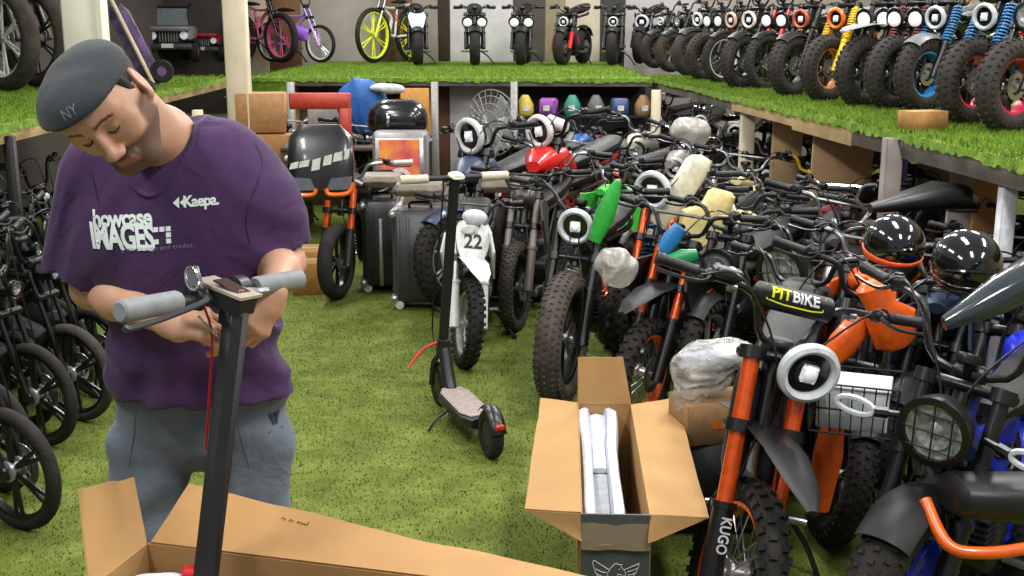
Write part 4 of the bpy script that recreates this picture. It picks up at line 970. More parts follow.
# hair below the cap
hv, hff = sdf_mesh([hel((0, .030, -.012), (.0805, .066, .092), .02), (None, None, lambda P: -(((P - np.array(HC)) @ HR)[..., 2] * -1 + .022), .004, 's') if 0 else halfspace(hp(0, 0, .030), hf, .004),
                    halfspace(hp(0, -.035, 0), -hu * 1.0 + hf * .25, .006)], .004, lambda P: .0012 * wnoise(P, 200, 2))
link('hair', np_mesh('hair', hv, hff, HAIRM, MB0), man)
for s in (-1, 1): 
    sv, sf = sdf_mesh([hrc((s * .070, .045, .020), (s * .071, .004, .014), .013, .008, .01)], .003); link('sideburn', np_mesh('sideburn', sv, sf, HAIRM, MB0), man)
# cap
cn = (hu * 1.0 + hf * -.10).normalized()
cvv, cff = sdf_mesh([hel((-.010, .038, .000), (.100, .056, .107), .02), hel((-.008, .054, -.010), (.078, .036, .080), .03), hel((0, .050, .050), (.070, .044, .050), .02), halfspace(hp(0, .046, 0), -cn, .004)], .0038, lambda P: .0028 * wnoise(P, 22, 9, 2))
cap = link('cap', np_mesh('cap', cvv, cff, CAPM, MB0), man)
capb = BVHTree.FromPolygons([Vector(p) for p in cvv], [tuple(int(i) for i in f) for f in cff])
link('cap_band', (lambda vf: np_mesh('cap_band', vf[0], vf[1], CAPM, MB0))(sdf_mesh([hel((-.010, .038, .000), (.1015, .058, .1085), .02), halfspace(hp(0, .060, 0), cn, .003), halfspace(hp(0, .046, 0), -cn, .003)], .0036)), cap)
MB().slab([at(118, 70, 2.29), at(137, 76, 2.27), at(152, 83, 2.30), at(157, 88, 2.33), at(150, 90, 2.37), at(130, 84, 2.39), at(116, 76, 2.36)], .007).build('cap_brim', CAPM, cap, off=MB0, label='short grey brim turned to the back')
THREAD = mat('7f868c', .6)
ft_ = text_mesh('NY', .028, .85, -.0004, 0, .005)
fd = (hf * .86 + hu * .50).normalized()
drape(ft_, hp(.002, .072, .085), (hs - fd * hs.dot(fd)).normalized(), fd.cross(hs).normalized(), capb, .0006, .2).build('embroidery', THREAD, cap, off=MB0, sharp=0)
# t-shirt
hem = 404
T_ = [rc(sh_l + V(.02, 0, -.005), sh_r - V(.02, 0, .005), .060, .058, .06), rc(at(120, 170, 2.45), at(225, 160, 2.48), .085, .085, .06, .9),
      rc(at(168, 200, 2.46), at(185, 260, 2.46), .155, .165, .08, .72), rc(at(185, 260, 2.46), at(207, 440, 2.50), .172, .212, .09, .60),
      rc(neckb + V(0, .02, .03), at(165, 180, 2.47), .070, .12, .05, .8),
      rc(at(150, 230, 2.44), at(235, 220, 2.47), .12, .12, .08, .75)]
sle_l, sle_r = at(76, 285, 2.47), at(287, 256, 2.47)
T_ += [rc(sh_l + V(.0, 0, -.01), sle_l, .070, .078, .05, .9), rc(sh_r + V(-.005, 0, -.01), sle_r, .068, .064, .05, .9)]
dl, dr_ = (sle_l - sh_l).normalized(), (sle_r - sh_r).normalized()
# cuffs cut square, hem cut level, collar opened
cut_l, cut_r = at(75, 272, 2.47), at(284, 248, 2.47)
def cutbox(p, n, c, rad, k=.004):
    p = np.array(p); n = np.array(n); c = np.array(c)
    return (c - rad - .1, c + rad + .1, lambda P: np.maximum(-((P - p) @ n), np.linalg.norm(P - c, axis=-1) - rad), k, 's')
T_ += [cutbox(cut_l, dl, at(74, 300, 2.47), .100), cutbox(cut_r, (dr_ + V(.25, 0, 0)).normalized(), at(292, 285, 2.47), .098)]
hz = at(200, hem, 2.40).z
T_ += [halfspace(V(-.66, 2.38, hz), V(.02, -.04, -1), .004), rc(at(200, hem, 2.50) - V(0, 0, .1), at(200, hem, 2.50) + V(0, 0, -.02), .170, .165, .01, .62, 's')]
T_ += [rc(neckb + V(-.005, -.045, .050), neckb + V(.005, .0, .10), .078, .095, .01, 1, 's'), rc(sle_l, cut_l - dl * .02, .06, .058, .006, .9, 's'), rc(sle_r + dr_ * .02, cut_r - dr_ * .015, .052, .05, .006, .9, 's')]
def folds(P):
    x, y, z = P[:, 0], P[:, 1], P[:, 2]
    n1 = wnoise(P, 7, 11, 2)
    # drape folds falling from the armpits, bunching over the waist
    a = np.sin((x * .9 + z * 1.0) * 42 + n1 * 2.2); b = np.sin((x * -1.0 + z * .55) * 46 + n1 * 2.5); c = np.sin(z * 62 + x * 9 + n1 * 2.4)
    low = 1 - sm(z, 1.05, 1.25); side = sm(np.abs(x + .68), .06, .17)
    return .0038 * n1 * .8 + .0055 * side * np.clip(np.where(x > -.68, a, b), -.4, 1) * (1 - low * .5) + .0022 * low * c + .004 * low * b
tv, tf = sdf_mesh(T_, .0055, folds)
shirt = link('t_shirt', np_mesh('t_shirt', tv, tf, SHIRT, MB0), man)
tb = BVHTree.FromPolygons([Vector(p) for p in tv], [tuple(int(i) for i in f) for f in tff] if 0 else [tuple(int(i) for i in f) for f in tf])
INK = mat('dfeae8', .6, var=.04); INK2 = mat('75688a', .7)
cpos = neckb + V(-.005, -.03, .02)
ring = []
for i in range(40):
    a = 2 * PI * i / 40; dvec = V(math.cos(a), math.sin(a) * .9, 0); o_ = neckb + V(-.006, -.03, .035) + dvec * .10
    h = tb.ray_cast(neckb + V(-.006, -.03, .10) + dvec * .088, V(0, 0, -1)); ring.append((h[0] + V(0, 0, .001)) if h[0] is not None else o_)
MB().tube(ring, .0055, 6, 2, True).build('collar', SHIRT, shirt, off=MB0)
def shirt_text(txt, px, py, size, ang, m, nm='print', xs=1.0, bold=0.0, shear=0.0, sub=.008, space=1.0, ys=1.0):
    tm = text_mesh(txt, size, xs, bold, shear, sub, space); tm.v = [(a, b * ys, c) for a, b, c in tm.v]
    X = V(math.cos(ang), 0, math.sin(ang)); Yv = V(-math.sin(ang), 0, math.cos(ang))
    drape(tm, at(px, py, 2.1), X, Yv, tb, .0018, .3) if 0 else None
    o = at(px, py, 2.33); return drape(tm, o, X, Yv, tb, .0018, .4).build(nm, m, shirt, off=MB0, sharp=0)
shirt_text('howcase', 122, 218.5, .050, .05, INK, xs=.80, bold=.0015, space=.90, sub=.006)
shirt_text('IMAGES', 123, 237.5, .062, .0, INK, xs=.70, bold=.0024, space=.92, sub=.006, shear=-.12, ys=1.2)
shirt_text('grow.change and trades.', 158, 247, .014, .06, INK2, xs=1.1, sub=.006)
shirt_text('Kaepa.', 199, 202, .031, .04, INK, xs=.92, bold=.001, space=.9, sub=.006)
tri = MB()
for dx in (-.0, .0135):
    tri.add([(-.0125 + dx, 0, 0), (0 + dx, .012, 0), (0 + dx, -.012, 0), (-.006 + dx, .006, 0), (-.006 + dx, -.006, 0)], [(0, 4, 3), (3, 4, 2, 1)])
drape(tri, at(178.5, 203, 2.33), V(1, 0, .03), V(0, 0, 1), tb, .0018, .4).build('print', INK, shirt, off=MB0, sharp=0)
grid = MB()
for i in range(3):
    for j in range(3):
        if (i, j) in ((0, 1), (1, 1), (1, 0)): continue
        a, b = i * .0125 - .0125, j * .0125 - .0125
        grid.add([(a - .005, b - .005, 0), (a + .005, b - .005, 0), (a + .005, b + .005, 0), (a - .005, b + .005, 0)], [(0, 1, 2, 3)])
drape(grid, at(163.5, 234.5, 2.33), V(1, 0, .06), V(0, 0, 1), tb, .0018, .4).build('print', INK, shirt, off=MB0, sharp=0)
for pts_ in (((255, 143), (262, 160), (258, 180), (250, 200), (246, 222), (250, 244)), ((84, 150), (92, 175), (98, 200), (106, 225), (110, 250))):
    q_ = []
    for px_s, py_s in pts_:
        o = at(px_s, py_s, 2.0); r_s = ray(px_s, py_s).normalized(); h = tb.ray_cast(o, r_s)
        if h[0] is not None: q_.append(h[0] - r_s * .0005)
    if len(q_) > 2: MB().tube(q_, .0016, 5, 4).build('sleeve_seam', mat('2a1436', .8), shirt, off=MB0)
# wristband
wl = (wr_l - elb_l).normalized()
# trousers
PT = [rc(hips + V(-.080, 0, .0), hips + V(.075, 0, .0), .108, .108, .05, .85), rc(hips + V(-.088, 0, .11), hips + V(.080, 0, .11), .116, .116, .05, .85)]
for (a, k_, f_), sx in zip(lk, (-1, 1)):
    PT += [rc(a + V(sx * .006, 0, 0), k_, .098, .088, .02, .95), rc(k_, f_ + V(0, 0, .02), .088, .062, .04)]
    PT += [halfspace(V(0, 0, .085), V(0, 0, -1), .004)] if sx > 0 else []
def pfold(P):
    x, z = P[:, 0], P[:, 2]; n1 = wnoise(P, 6, 21, 2)
    return .004 * n1 + .005 * np.sin(z * 48 + x * 20 * np.sign(x + .62) + n1 * 2.6) * (1 - sm(np.abs(z - .83), .10, .22)) + .003 * np.sin(z * 30 + n1 * 3) * (1 - sm(z, .5, .7))
pv, pf = sdf_mesh(PT, .007, pfold)
pants = link('trousers', np_mesh('trousers', pv, pf, PANT, MB0), man)
pb = BVHTree.FromPolygons([Vector(p) for p in pv], [tuple(int(i) for i in f) for f in pf])
for (c_, t) in (((-.155, .08), 0), ((.12, .10), 0)):
    pts = []
    for i in range(12):
        u = i / 11; o_ = hips + V(c_[0] + (.04 if c_[0] < 0 else -.03) * (1 - u), 0, .10 - u * .17)
        h = pb.ray_cast(o_ + V(0, -.4, 0), V(0, 1, 0)); 
        if h[0] is not None: pts.append(h[0])
    if len(pts) > 3: MB().tube(pts, .0018, 5, 0).build('seam', mat('59636d', .8), pants, off=MB0)
LG = mat('2b3138', .7)
lg = MB()
for q in ([(-.013, .016), (-.006, .016), (.002, -.010), (-.003, -.014)], [(-.003, .016), (.003, .016), (.008, .0), (.005, -.006)], [(.006, .016), (.013, .016), (.006, -.014), (.001, -.010)]):
    o0 = len(lg.v); lg.add([(a, b, 0) for a, b in q], [tuple(range(4))])
drape(lg, at(283, 447, 2.30), V(1, .3, 0), V(0, 0, 1), pb, .002, .4).build('print', LG, pants, off=MB0, sharp=0)
ul = MB().add([(-.018, -.0015, 0), (.018, -.0015, 0), (.018, .0015, 0), (-.018, .0015, 0)], [(0, 1, 2, 3)])
drape(ul, at(284, 458, 2.30), V(1, .3, .05), V(0, 0, 1), pb, .002, .4).build('print', LG, pants, off=MB0, sharp=0)
for (a, k_, f_) in lk:
    MB().loft([(V(f_.x, f_.y + .09, .055), .032, .04), (V(f_.x, f_.y + .05, .065), .040, .062), (V(f_.x, f_.y - .03, .055), .046, .052), (V(f_.x, f_.y - .12, .038), .05, .034), (V(f_.x, f_.y - .17, .03), .034, .022)], 'y', 14).build('shoe', mat('2a2b2e', .6), man, off=MB0, subd=1)
# hex key between the hands
kk0, kk1 = at(204, 322, 2.10), at(216, 336, 2.09)
o = MB().tube([kk0 + V(-.01, 0, .012), kk0, kk1], .0022, 6, 0).build('hex_key', STEEL); tag(o, 'thin hex key pinched between the man\'s fingers under the handlebar', 'tool')
# ------------------------------------------------------------------ scooter being worked on
STEM = mat('17191b', .55, var=.15)
GREYG = mat('7f8386', .65, bump=.15, bscale=350)
s0 = at(203, 600, 1.99); s1 = at(237, 306, 2.10)
sc1 = empty('kick_scooter', TR(V(s0.x, s0.y, .62)), 'electric scooter with grey grips held upright in the long carton by the man', 'scooter'); SO = V(s0.x, s0.y, .62)
up = (s1 - s0).normalized()
gl, gr_ = at(119, 312, 1.90), at(300, 279, 2.30)
bd = (gr_ - gl).normalized(); hdv = bd.cross(up).normalized()          # towards the front of the scooter
if hdv.x < 0: hdv = -hdv
mid = at(214, 293, 2.10)
Rst = Matrix((bd, hdv, up)).transposed()
MB().box((s0 + s1) / 2 - up * .10, (.044, .050, (s1 - s0).length + .20), Matrix((bd, up.cross(bd).normalized(), up)).transposed(), bev=.014).build('stem', STEM, sc1, off=SO)
neck = MB(); top = s1 + up * .0
q0 = top + up * .012; q1 = mid - hdv * .00
neck.slab([top + bd * .022 + hdv * .026, top - bd * .022 + hdv * .026, mid - bd * .022 - hdv * .012, mid + bd * .022 - hdv * .012], .030)
neck.box(top.lerp(mid, .2) - up * .02, (.042, .046, .05), Rst, bev=.012)
neck.build('neck', STEM, sc1, off=SO)
dsp = MB().slab([top + bd * .029 + hdv * .034 + up * .020, top - bd * .029 + hdv * .034 + up * .020, mid - bd * .027 - hdv * .03 + up * .024, mid + bd * .027 - hdv * .03 + up * .024], .006)
dso = dsp.build('display_panel', mat('c9bfae', .25, metal=.4), sc1, off=SO)
dn = (up * 1.0 + hdv * .2).normalized()
a_, b_ = top + hdv * .020 + up * .0245, mid + hdv * .01 + up * .027
MB().slab([a_ + bd * .018, a_ - bd * .018, b_ - bd * .017, b_ + bd * .017], .003).build('screen', mat('3a1f1a', .1, coat=.8), dso, off=SO)
MB().box(a_.lerp(b_, .2) + up * .002, (.012, .006, .0015), Rst).build('power_button', mat('d8b890', .3, metal=.6), dso, off=SO)
hb_ = MB().tube([gl + bd * .02, mid - up * .010, gr_ - bd * .02], .0125, 10, 0).build('handlebar', STEM, sc1, off=SO)
for (e, d_) in ((gl, bd), (gr_, -bd)):
    b0 = e - d_ * .0
    MB().lathe([(0, 0), (.016, .0), (.0205, .004), (.0205, .128), (.018, .134), (0, .134)], b0, d_, 20).build('grip', GREYG, hb_, off=SO, label='ribbed grey rubber grip')
cl = mid - bd * .045
MB().box(cl, (.02, .045, .05), Rst, bev=.008).cyl(cl - bd * .012, cl + bd * .012, .022, n=14).build('brake_clamp', STEM, hb_, off=SO)
MB().tube([cl + hdv * .02, cl - bd * .03 + hdv * .05, gl + bd * .06 + hdv * .05 - up * .012, gl - bd * .01 + hdv * .045 - up * .02, gl - bd * .018 + hdv * .04 - up * .018], [.006, .006, .006, .006, .009], 8, 4).build('brake_lever', mat('2f3133', .4), hb_, off=SO)
tp = cl + up * .03 - hdv * .005 - bd * .005
pu, pn = cv(.38, -.90, .2).normalized(), cv(-.25, .35, .9).normalized(); pu = (pu - pn * pu.dot(pn)).normalized(); pw = pn.cross(pu)
o = MB().box(tp, (.030, .058, .014), Matrix((pw, pu, pn)).transposed(), bev=.006).build('switch_pod', mat('34373c', .35), hb_, off=SO)
ovp = [tp + pn * .008 + pw * math.cos(a) * .012 + pu * math.sin(a) * .025 for a in [2 * PI * i / 20 for i in range(20)]]
MB().tube(ovp, .0022, 5, 0, True).build('switch_rim', CHROME, o, off=SO)
thp = mid + bd * .062
o = MB().cyl(thp - bd * .012, thp + bd * .014, .026, n=20).build('throttle', mat('26282b', .4), hb_, off=SO)
MB().tube([thp + hdv * .024, thp + hdv * .045 + bd * .012, thp + hdv * .048 + bd * .03], .006, 6, 3).build('throttle_paddle', mat('a8abb0', .35, metal=.4), o, off=SO)
MB().tube([mid - up * .03 - hdv * .02, s1 - hdv * .045 - up * .06 - bd * .01, s1 - hdv * .04 - up * .16 - bd * .005, s1.lerp(s0, .5) - hdv * .036], .0026, 6, 5).build('cable', mat('a01818', .4), sc1, off=SO, label='thin red cable')
for t in (.20, .27): MB().cyl(s1.lerp(s0, t) + bd * .022 + V(0, -.02, 0), s1.lerp(s0, t) + bd * .030 + V(0, -.02, 0), .004, n=8).build('screw', ALU, sc1, off=SO)
MB().box(at(190, 572, 2.0), (.03, .03, .02), bev=.006).build('latch', mat('c8202c', .4), sc1, off=SO, label='red latch hook')
MB().box(V(s0.x + .30, s0.y - .03, .69), (.62, .14, .05), Matrix.Rotation(-.12, 3, 'Z'), bev=.02).build('deck', DGREY, sc1, off=SO)

# ------------------------------------------------------------------ long open carton on the work table
zt = .85
L0 = at(147, 543, 2.12); zt = L0.z; L1 = gp(610, 600, zt); ex = (L1 - L0); ex.z = 0; exn = ex.normalized(); ey = V(exn.y, -exn.x, 0)
wd = .22; L1 = L0 + exn * 1.12
bx = empty('cardboard_box', TR(V(L0.x, L0.y, .60)), 'long open scooter carton across the lower left in front of the man\'s legs', 'box'); BO = V(L0.x, L0.y, .60)
def wall(b, p, q, z0, z1, t=.006): return b.slab([V(p.x, p.y, z0), V(q.x, q.y, z0), V(q.x, q.y, z1), V(p.x, p.y, z1)], t)
N0 = L0 + ey * wd; N1 = L1 + ey * wd
b = MB(); wall(b, L0, L1, .60, zt); wall(b, N0, N1, .60, zt); wall(b, L0, N0, .60, zt); wall(b, L1, N1, .60, zt)
b.slab([V(p.x, p.y, .603) for p in (L0, L1, N1, N0)], .006); b.build('carton', CARD, bx, off=BO)
def crumple(q, nx, ny, t, seed, amp=.004):
    """gently warped cardboard flap from four corners"""
    r = random.Random(seed); q = [Vector(p) for p in q]; n = (q[1] - q[0]).cross(q[3] - q[0]).normalized(); vs = []
    ph = [r.uniform(0, 6) for _ in range(4)]
    for side in (0, 1):
        for i in range(nx + 1):
            for j in range(ny + 1):
                u, v = i / nx, j / ny
                p = (q[0] * (1 - u) + q[1] * u) * (1 - v) + (q[3] * (1 - u) + q[2] * u) * v
                w = v * amp * (math.sin(u * 9 + ph[0]) + .6 * math.sin(u * 21 + ph[1] + v * 3)) + (r.uniform(-.0018, .0018) if side == 0 else 0) * 0
                edge = .0012 * math.sin(u * 40 + ph[2]) * (1 if j == ny else 0)
                vs.append(p + n * (w + (t if side else 0)) + (q[3] - q[0]).normalized() * edge)
    m = (nx + 1) * (ny + 1); fs = []
    for i in range(nx):
        for j in range(ny):
            a = i * (ny + 1) + j; f = (a, a + 1, a + ny + 2, a + ny + 1); fs += [f, tuple(x + m for x in f[::-1])]
    rim = [i * (ny + 1) for i in range(nx + 1)] + [nx * (ny + 1) + j for j in range(1, ny + 1)] + [i * (ny + 1) + ny for i in range(nx - 1, -1, -1)] + [j for j in range(ny - 1, 0, -1)]
    for a, b_ in zip(rim, rim[1:] + rim[:1]): fs.append((a, b_, b_ + m, a + m))
    return MB().add(vs, fs)
T0 = at(190, 487, 2.27); T1 = at(560, 572, 2.16)
T1 = T0 + (T1 - T0).normalized() * ((L1 - L0).length * .99)
crumple([L0 + exn * .01, L1, T1, T0], 30, 6, .005, 1).build('box_flap', CARD, bx, off=BO)
cre = MB()
for t in (.10, .28, .50, .78): cre.slab([L0.lerp(L1, t) - ey * .001, L0.lerp(L1, t + .004) - ey * .001, T0.lerp(T1, t + .034) + ey * .004, T0.lerp(T1, t + .03) + ey * .004], .0016)
cre.build('crease', CARDD, bx, off=BO)
stp = MB()
for t in (.20, .62):
    c = T0.lerp(T1, t) * .8 + L0.lerp(L1, t) * .2 + V(0, -.008, 0); r = random.Random(int(t * 10))
    for k in range(5): stp.tube([c + exn * (k * .012) + V(0, 0, r.uniform(-.006, .006)), c + exn * (k * .012 + .007) + V(0, -.004, r.uniform(-.008, .008)), c + exn * (k * .012 + .012) + V(0, 0, r.uniform(-.006, .006))], .0012, 4, 2)
stp.build('torn_edge', mat('6a4a2a', .9), bx, off=BO)
F0, F1 = L0, L0 + ey * .19
crumple([F0, F1, at(80, 488, 2.08), at(134, 477, 2.20)], 8, 5, .005, 2).build('box_flap', CARDI, bx, off=BO)
crumple([N0, N1, N1 + ey * .16 - V(0, 0, .08), N0 + ey * .16 - V(0, 0, .08)], 20, 4, .005, 4).build('box_flap', CARD, bx, off=BO)
# pale foam in the carton
fo = []
c0 = L0 + exn * .13 + ey * .11
fv, f2 = sdf_mesh([rc(c0 + V(0, 0, -.085) - exn * .06, c0 + exn * .05 + V(0, 0, -.085), .075, .075, .03, 1.0), rc(c0 + exn * .55 + V(0, 0, -.15), c0 + exn * .85 + V(0, 0, -.15), .07, .07, .03)], .006, lambda P: .006 * wnoise(P, 20, 3, 2))
fm = link('foam_sheet', np_mesh('foam_sheet', fv, f2, mat('b8c4d2', .6), V(0, 0, 0)), None); tag(fm, 'crumpled bluish white foam wrap lying in the long carton', 'packing foam')
# low work table under the carton, below the picture
tbl = empty('work_table', TR(V(L0.x + .45, L0.y - .1, 0)), 'low plain wooden work table carrying the long carton', 'table')
TM = Matrix.Rotation(math.atan2(exn.y, exn.x), 4, 'Z')
MB().box((0, 0, .58), (1.5, .42, .03), TM.to_3x3(), bev=.005).build('tabletop', mat('9b7448', .6), tbl)
for sx in (-.68, .68):
    for sy in (-.16, .16): MB().box(TM @ V(sx, sy, .283), (.05, .05, .565), TM.to_3x3(), bev=.004).build('leg', mat('8a653c', .6), tbl)

# ------------------------------------------------------------------ open carton on the floor at the right
zt = .42
A0, A1 = gp(583, 514, zt), gp(649, 514, zt); B0_, B1_ = gp(583, 404, zt), gp(626, 404, zt)
dirb = (((B0_ + B1_) / 2) - ((A0 + A1) / 2)).normalized(); px_ = V(dirb.y, -dirb.x, 0); wid = .20; ln = ((B0_ + B1_) / 2 - (A0 + A1) / 2).length
ca = (A0 + A1) / 2; A0, A1 = ca - px_ * wid / 2, ca + px_ * wid / 2; B0_, B1_ = A0 + dirb * ln, A1 + dirb * ln
KO = V(ca.x, ca.y, 0)
bo = empty('cardboard_box', TR(KO), 'tall open scooter carton with spread flaps and winged horse head print on its dark end', 'box')
b = MB(); wall(b, A0, B0_, .0, zt); wall(b, A1, B1_, .0, zt); wall(b, B0_, B1_, 0, zt); b.slab([V(p.x, p.y, .004) for p in (A0, A1, B1_, B0_)], .006); b.build('carton', CARDI, bo, off=KO)
b = MB(); wall(b, A0 - dirb * .002, A1 - dirb * .002, 0, zt); fr = b.build('front_panel', mat('45464a', .55, var=.08), bo, off=KO, label='dark grey printed end panel')
def flapdef(f0, f1, o1, o0, sd, m=CARDI): crumple([f0, f1, o1, o0], 10, 6, .005, sd, .003).build('box_flap', m, bo, off=KO)
flapdef(A0, B0_, gp(541, 399, .375), gp(525, 510, .36), 5)
flapdef(A1, B1_, gp(676, 397, .42), gp(709, 518, .385), 6)
# angled tail of each long flap
crumple([A0 + V(0, 0, -.0), gp(525, 510, .36), gp(582, 541, .345), gp(582, 538, .345)], 3, 3, .004, 8, .001).build('box_flap', CARDI, bo, off=KO)
crumple([A1, gp(709, 518, .385), gp(650, 543, .345), gp(648, 543, .345)], 3, 3, .004, 9, .001).build('box_flap', CARDI, bo, off=KO)
flapdef(B0_, B1_, at(623, 357, B1_.y + .02), at(578, 357, B0_.y + .02), 7)
fd0 = V(0, 0, -.105) - dirb * .018
crumple([A0, A1, A1 + fd0, A0 + fd0], 8, 4, .004, 10, .002).build('box_flap', mat('74664f', .8, var=.05), bo, off=KO, label='end flap hanging down, brownish grey from painted-in shade')  # shade on the hanging flap is put into a darker card colour
MB().box(ca - dirb * .024 + V(-.03, 0, -.085), (.035, .001, .002)).build('crease', CARDI, bo, off=KO)
# line drawing of the winged horse head
def line_art(strokes, r, o, X, Y, nm, m, par, off):
    mb = MB(); X, Y = Vector(X).normalized(), Vector(Y).normalized()
    for st_ in strokes: mb.tube([o + X * x + Y * y for x, y in st_], r, 4, 0)
    return mb.build(nm, m, par, off=off)
def im(p): return [((x - 525) / 1024 * .385, (200 - y) / 1024 * .385) for x, y in p]
ART = [im([(360, 108), (350, 130), (370, 200), (385, 230), (400, 262), (440, 285), (480, 300)]), im([(360, 108), (478, 185)]), im([(375, 180), (420, 205), (460, 212)]), im([(385, 225), (430, 245), (465, 245)]),
       im([(472, 245), (468, 215), (490, 175), (510, 150), (535, 128), (545, 140), (580, 142), (572, 158), (590, 180), (612, 220), (600, 238), (580, 240), (575, 225), (548, 222), (545, 235), (562, 245), (568, 270)]),
       im([(712, 128), (708, 155), (690, 200), (660, 250), (640, 285), (590, 292), (570, 300)]), im([(712, 128), (595, 185)]), im([(705, 165), (660, 190), (620, 200)]), im([(690, 205), (650, 225), (625, 228)]), im([(665, 240), (640, 250), (610, 250)]),
       im([(480, 300), (525, 330), (570, 300)]), im([(555, 178), (565, 182)])]
line_art(ART, .0011, ca - dirb * .0065 + V(0, 0, -.178), px_, V(0, 0, 1), 'logo', mat('d8d4c8', .6), fr, KO)
# moulded white foam and grey mudguard inside
fx = ca + dirb * ln * .52 - px_ * .030
secs = []
WF = mat('b9bfc8', .55); rc_ = V(0, 0, 0)
rt = math.atan2(dirb.y, dirb.x) - PI / 2
fmn = empty('foam_insert', Matrix.Translation(V(fx.x, fx.y, .30)) @ Matrix.Rotation(rt, 4, 'Z'), 'white moulded foam with grey centre channel lying in the open carton', 'packing foam')
prof = [(-.50, .045, .05), (-.42, .05, .075), (-.1, .048, .06), (.15, .050, .06), (.30, .058, .085), (.42, .060, .09), (.47, .05, .08)]
sl = ln / 1.0
for sx in (-1, 1): MB().loft([(V(sx * w * .88, y * sl, .03), w * .42, h) for y, w, h in prof], 'y', 12, 3.5).build('foam_side', WF, fmn)
MB().loft([(V(0, y * sl, -.025 + (.03 if y > .28 else 0)), w * .8, h) for y, w, h in prof], 'y', 12, 3.5).build('foam_base', WF, fmn)
MB().loft([(V(0, y * sl, .050), .026, .008) for y in (-.46, -.3, -.06)], 'y', 10, 3).build('grey_strip', mat('84888e', .5), fmn)
MB().loft([(V(0, y * sl, .054), .024, .010) for y in (-.02, .05, .20)], 'y', 10, 3).build('foam_block', mat('c9ced6', .5), fmn)

# ------------------------------------------------------------------ kick scooter standing in the aisle
f0 = gp(441, 404, 0); r0 = gp(491, 457, 0); hd_ = (f0 - r0); wbk = hd_.length; ang = math.atan2(hd_.y, hd_.x)
ks = empty('kick_scooter', TR(f0, ang), 'black electric kick scooter with pale grey deck standing in the aisle', 'scooter')
R_ = .108; HT = 1.14; rk = .17
tA = V(0, 0, R_); tT = V(-.10 - rk, 0, HT); dd = (tT - tA).normalized()
def small_wheel(x, nm):
    w = MB().lathe([(R_ - .045, -.024), (R_ - .012, -.026), (R_, -.012), (R_ + .001, 0), (R_, .012), (R_ - .012, .026), (R_ - .045, .024)], (x, 0, R_), (0, 1, 0), 28, closed=True).build(nm, RUB, ks)
    MB().lathe([(0, -.02), (.055, -.022), (.063, -.016), (.063, .016), (.055, .022), (0, .02)], (x, 0, R_), (0, 1, 0), 20).build('rim', DGREY, w)
small_wheel(0, 'front_wheel'); small_wheel(-wbk, 'rear_wheel')
MB().tube([tA + V(-.03, 0, .14), tT], .024, 12, 0).build('stem', STEM, ks)
b = MB()
for s in (-1, 1): b.tube([tA + V(0, s * .045, 0), tA + V(-.03, s * .04, .12), tA + V(-.035, 0, .16)], .014, 8, 3)
b.build('fork', STEM, ks)
MB().tube([V(-.07, 0, .30), V(-.13, 0, .17), V(-.18, 0, .12)], [.03, .034, .03], 10, 3).cyl(tA + V(-.045, 0, .16), tA + V(-.065, 0, .24), .034, n=14).build('folding_joint', DGREY, ks)
MB().loft([(V(-.15, 0, .105), .05, .02), (V(-.22, 0, .105), .078, .028), (V(-wbk + .20, 0, .105), .078, .028), (V(-wbk + .12, 0, .11), .045, .024)], 'x', 16, 4).build('deck', DGREY, ks)
MB().loft([(V(-.17, 0, .134), .045, .004), (V(-.23, 0, .134), .070, .005), (V(-wbk + .22, 0, .134), .070, .005), (V(-wbk + .15, 0, .136), .04, .004)], 'x', 14, 4).build('deck_mat', mat('8d817b', .8), ks, label='pale pinkish grey deck mat')
link('rear_mudguard', m_arcfender(R_, .05, -75, 45, .018, 1.3).mesh('rear_mudguard', BLK), ks, Matrix.Translation((-wbk, 0, R_)))
link('front_mudguard', m_arcfender(R_, .05, -60, 40, .018, 1.2).mesh('front_mudguard', BLK), ks, Matrix.Translation((0, 0, R_)))
MB().box((-wbk - .115, 0, .17), (.012, .04, .025), bev=.004).build('tail_light', RED, ks)
MB().tube([V(-wbk * .45, .06, .09), V(-wbk * .48, .13, .05), V(-wbk * .5, .17, .008)], .006, 6, 3).build('kickstand', BLK, ks)
kh = MB().cyl(tT + V(0, -.24, .0), tT + V(0, .24, 0), .012, n=10).build('handlebar', STEM, ks)
for s in (-1, 1): MB().lathe([(0, 0), (.018, .0), (.020, .01), (.020, .125), (0, .13)], tT + V(0, s * .25, 0), (0, -s, 0), 14).build('grip', mat('c0b5a3', .6), kh, label='pale beige grip')
MB().loft([(tT + V(.04, 0, -.01), .03, .012), (tT + V(0, 0, .012), .034, .016), (tT + V(-.06, 0, .008), .03, .010)], 'x', 12).build('display_panel', mat('e0dccf', .3), kh)
MB().tube([tT + V(0, .1, 0), tT + V(.05, .16, -.02), tT + V(.05, .22, -.02)], .005, 6, 3).build('brake_lever', BLK, kh)
MB().tube([tT + V(.03, .05, 0), tT + V(.09, .03, -.1), tA + V(.05, .02, .35), tA + V(.0, .03, .2)], .004, 5, 5).build('cable', BLK, ks)
for k_, (dx) in enumerate((.0,)): MB().tube([V(-.06, .03, .33), V(-.05, .10, .30), V(-.07, .18, .22)], .007, 6, 3).build('hook', RED, ks, label='red folding hook')

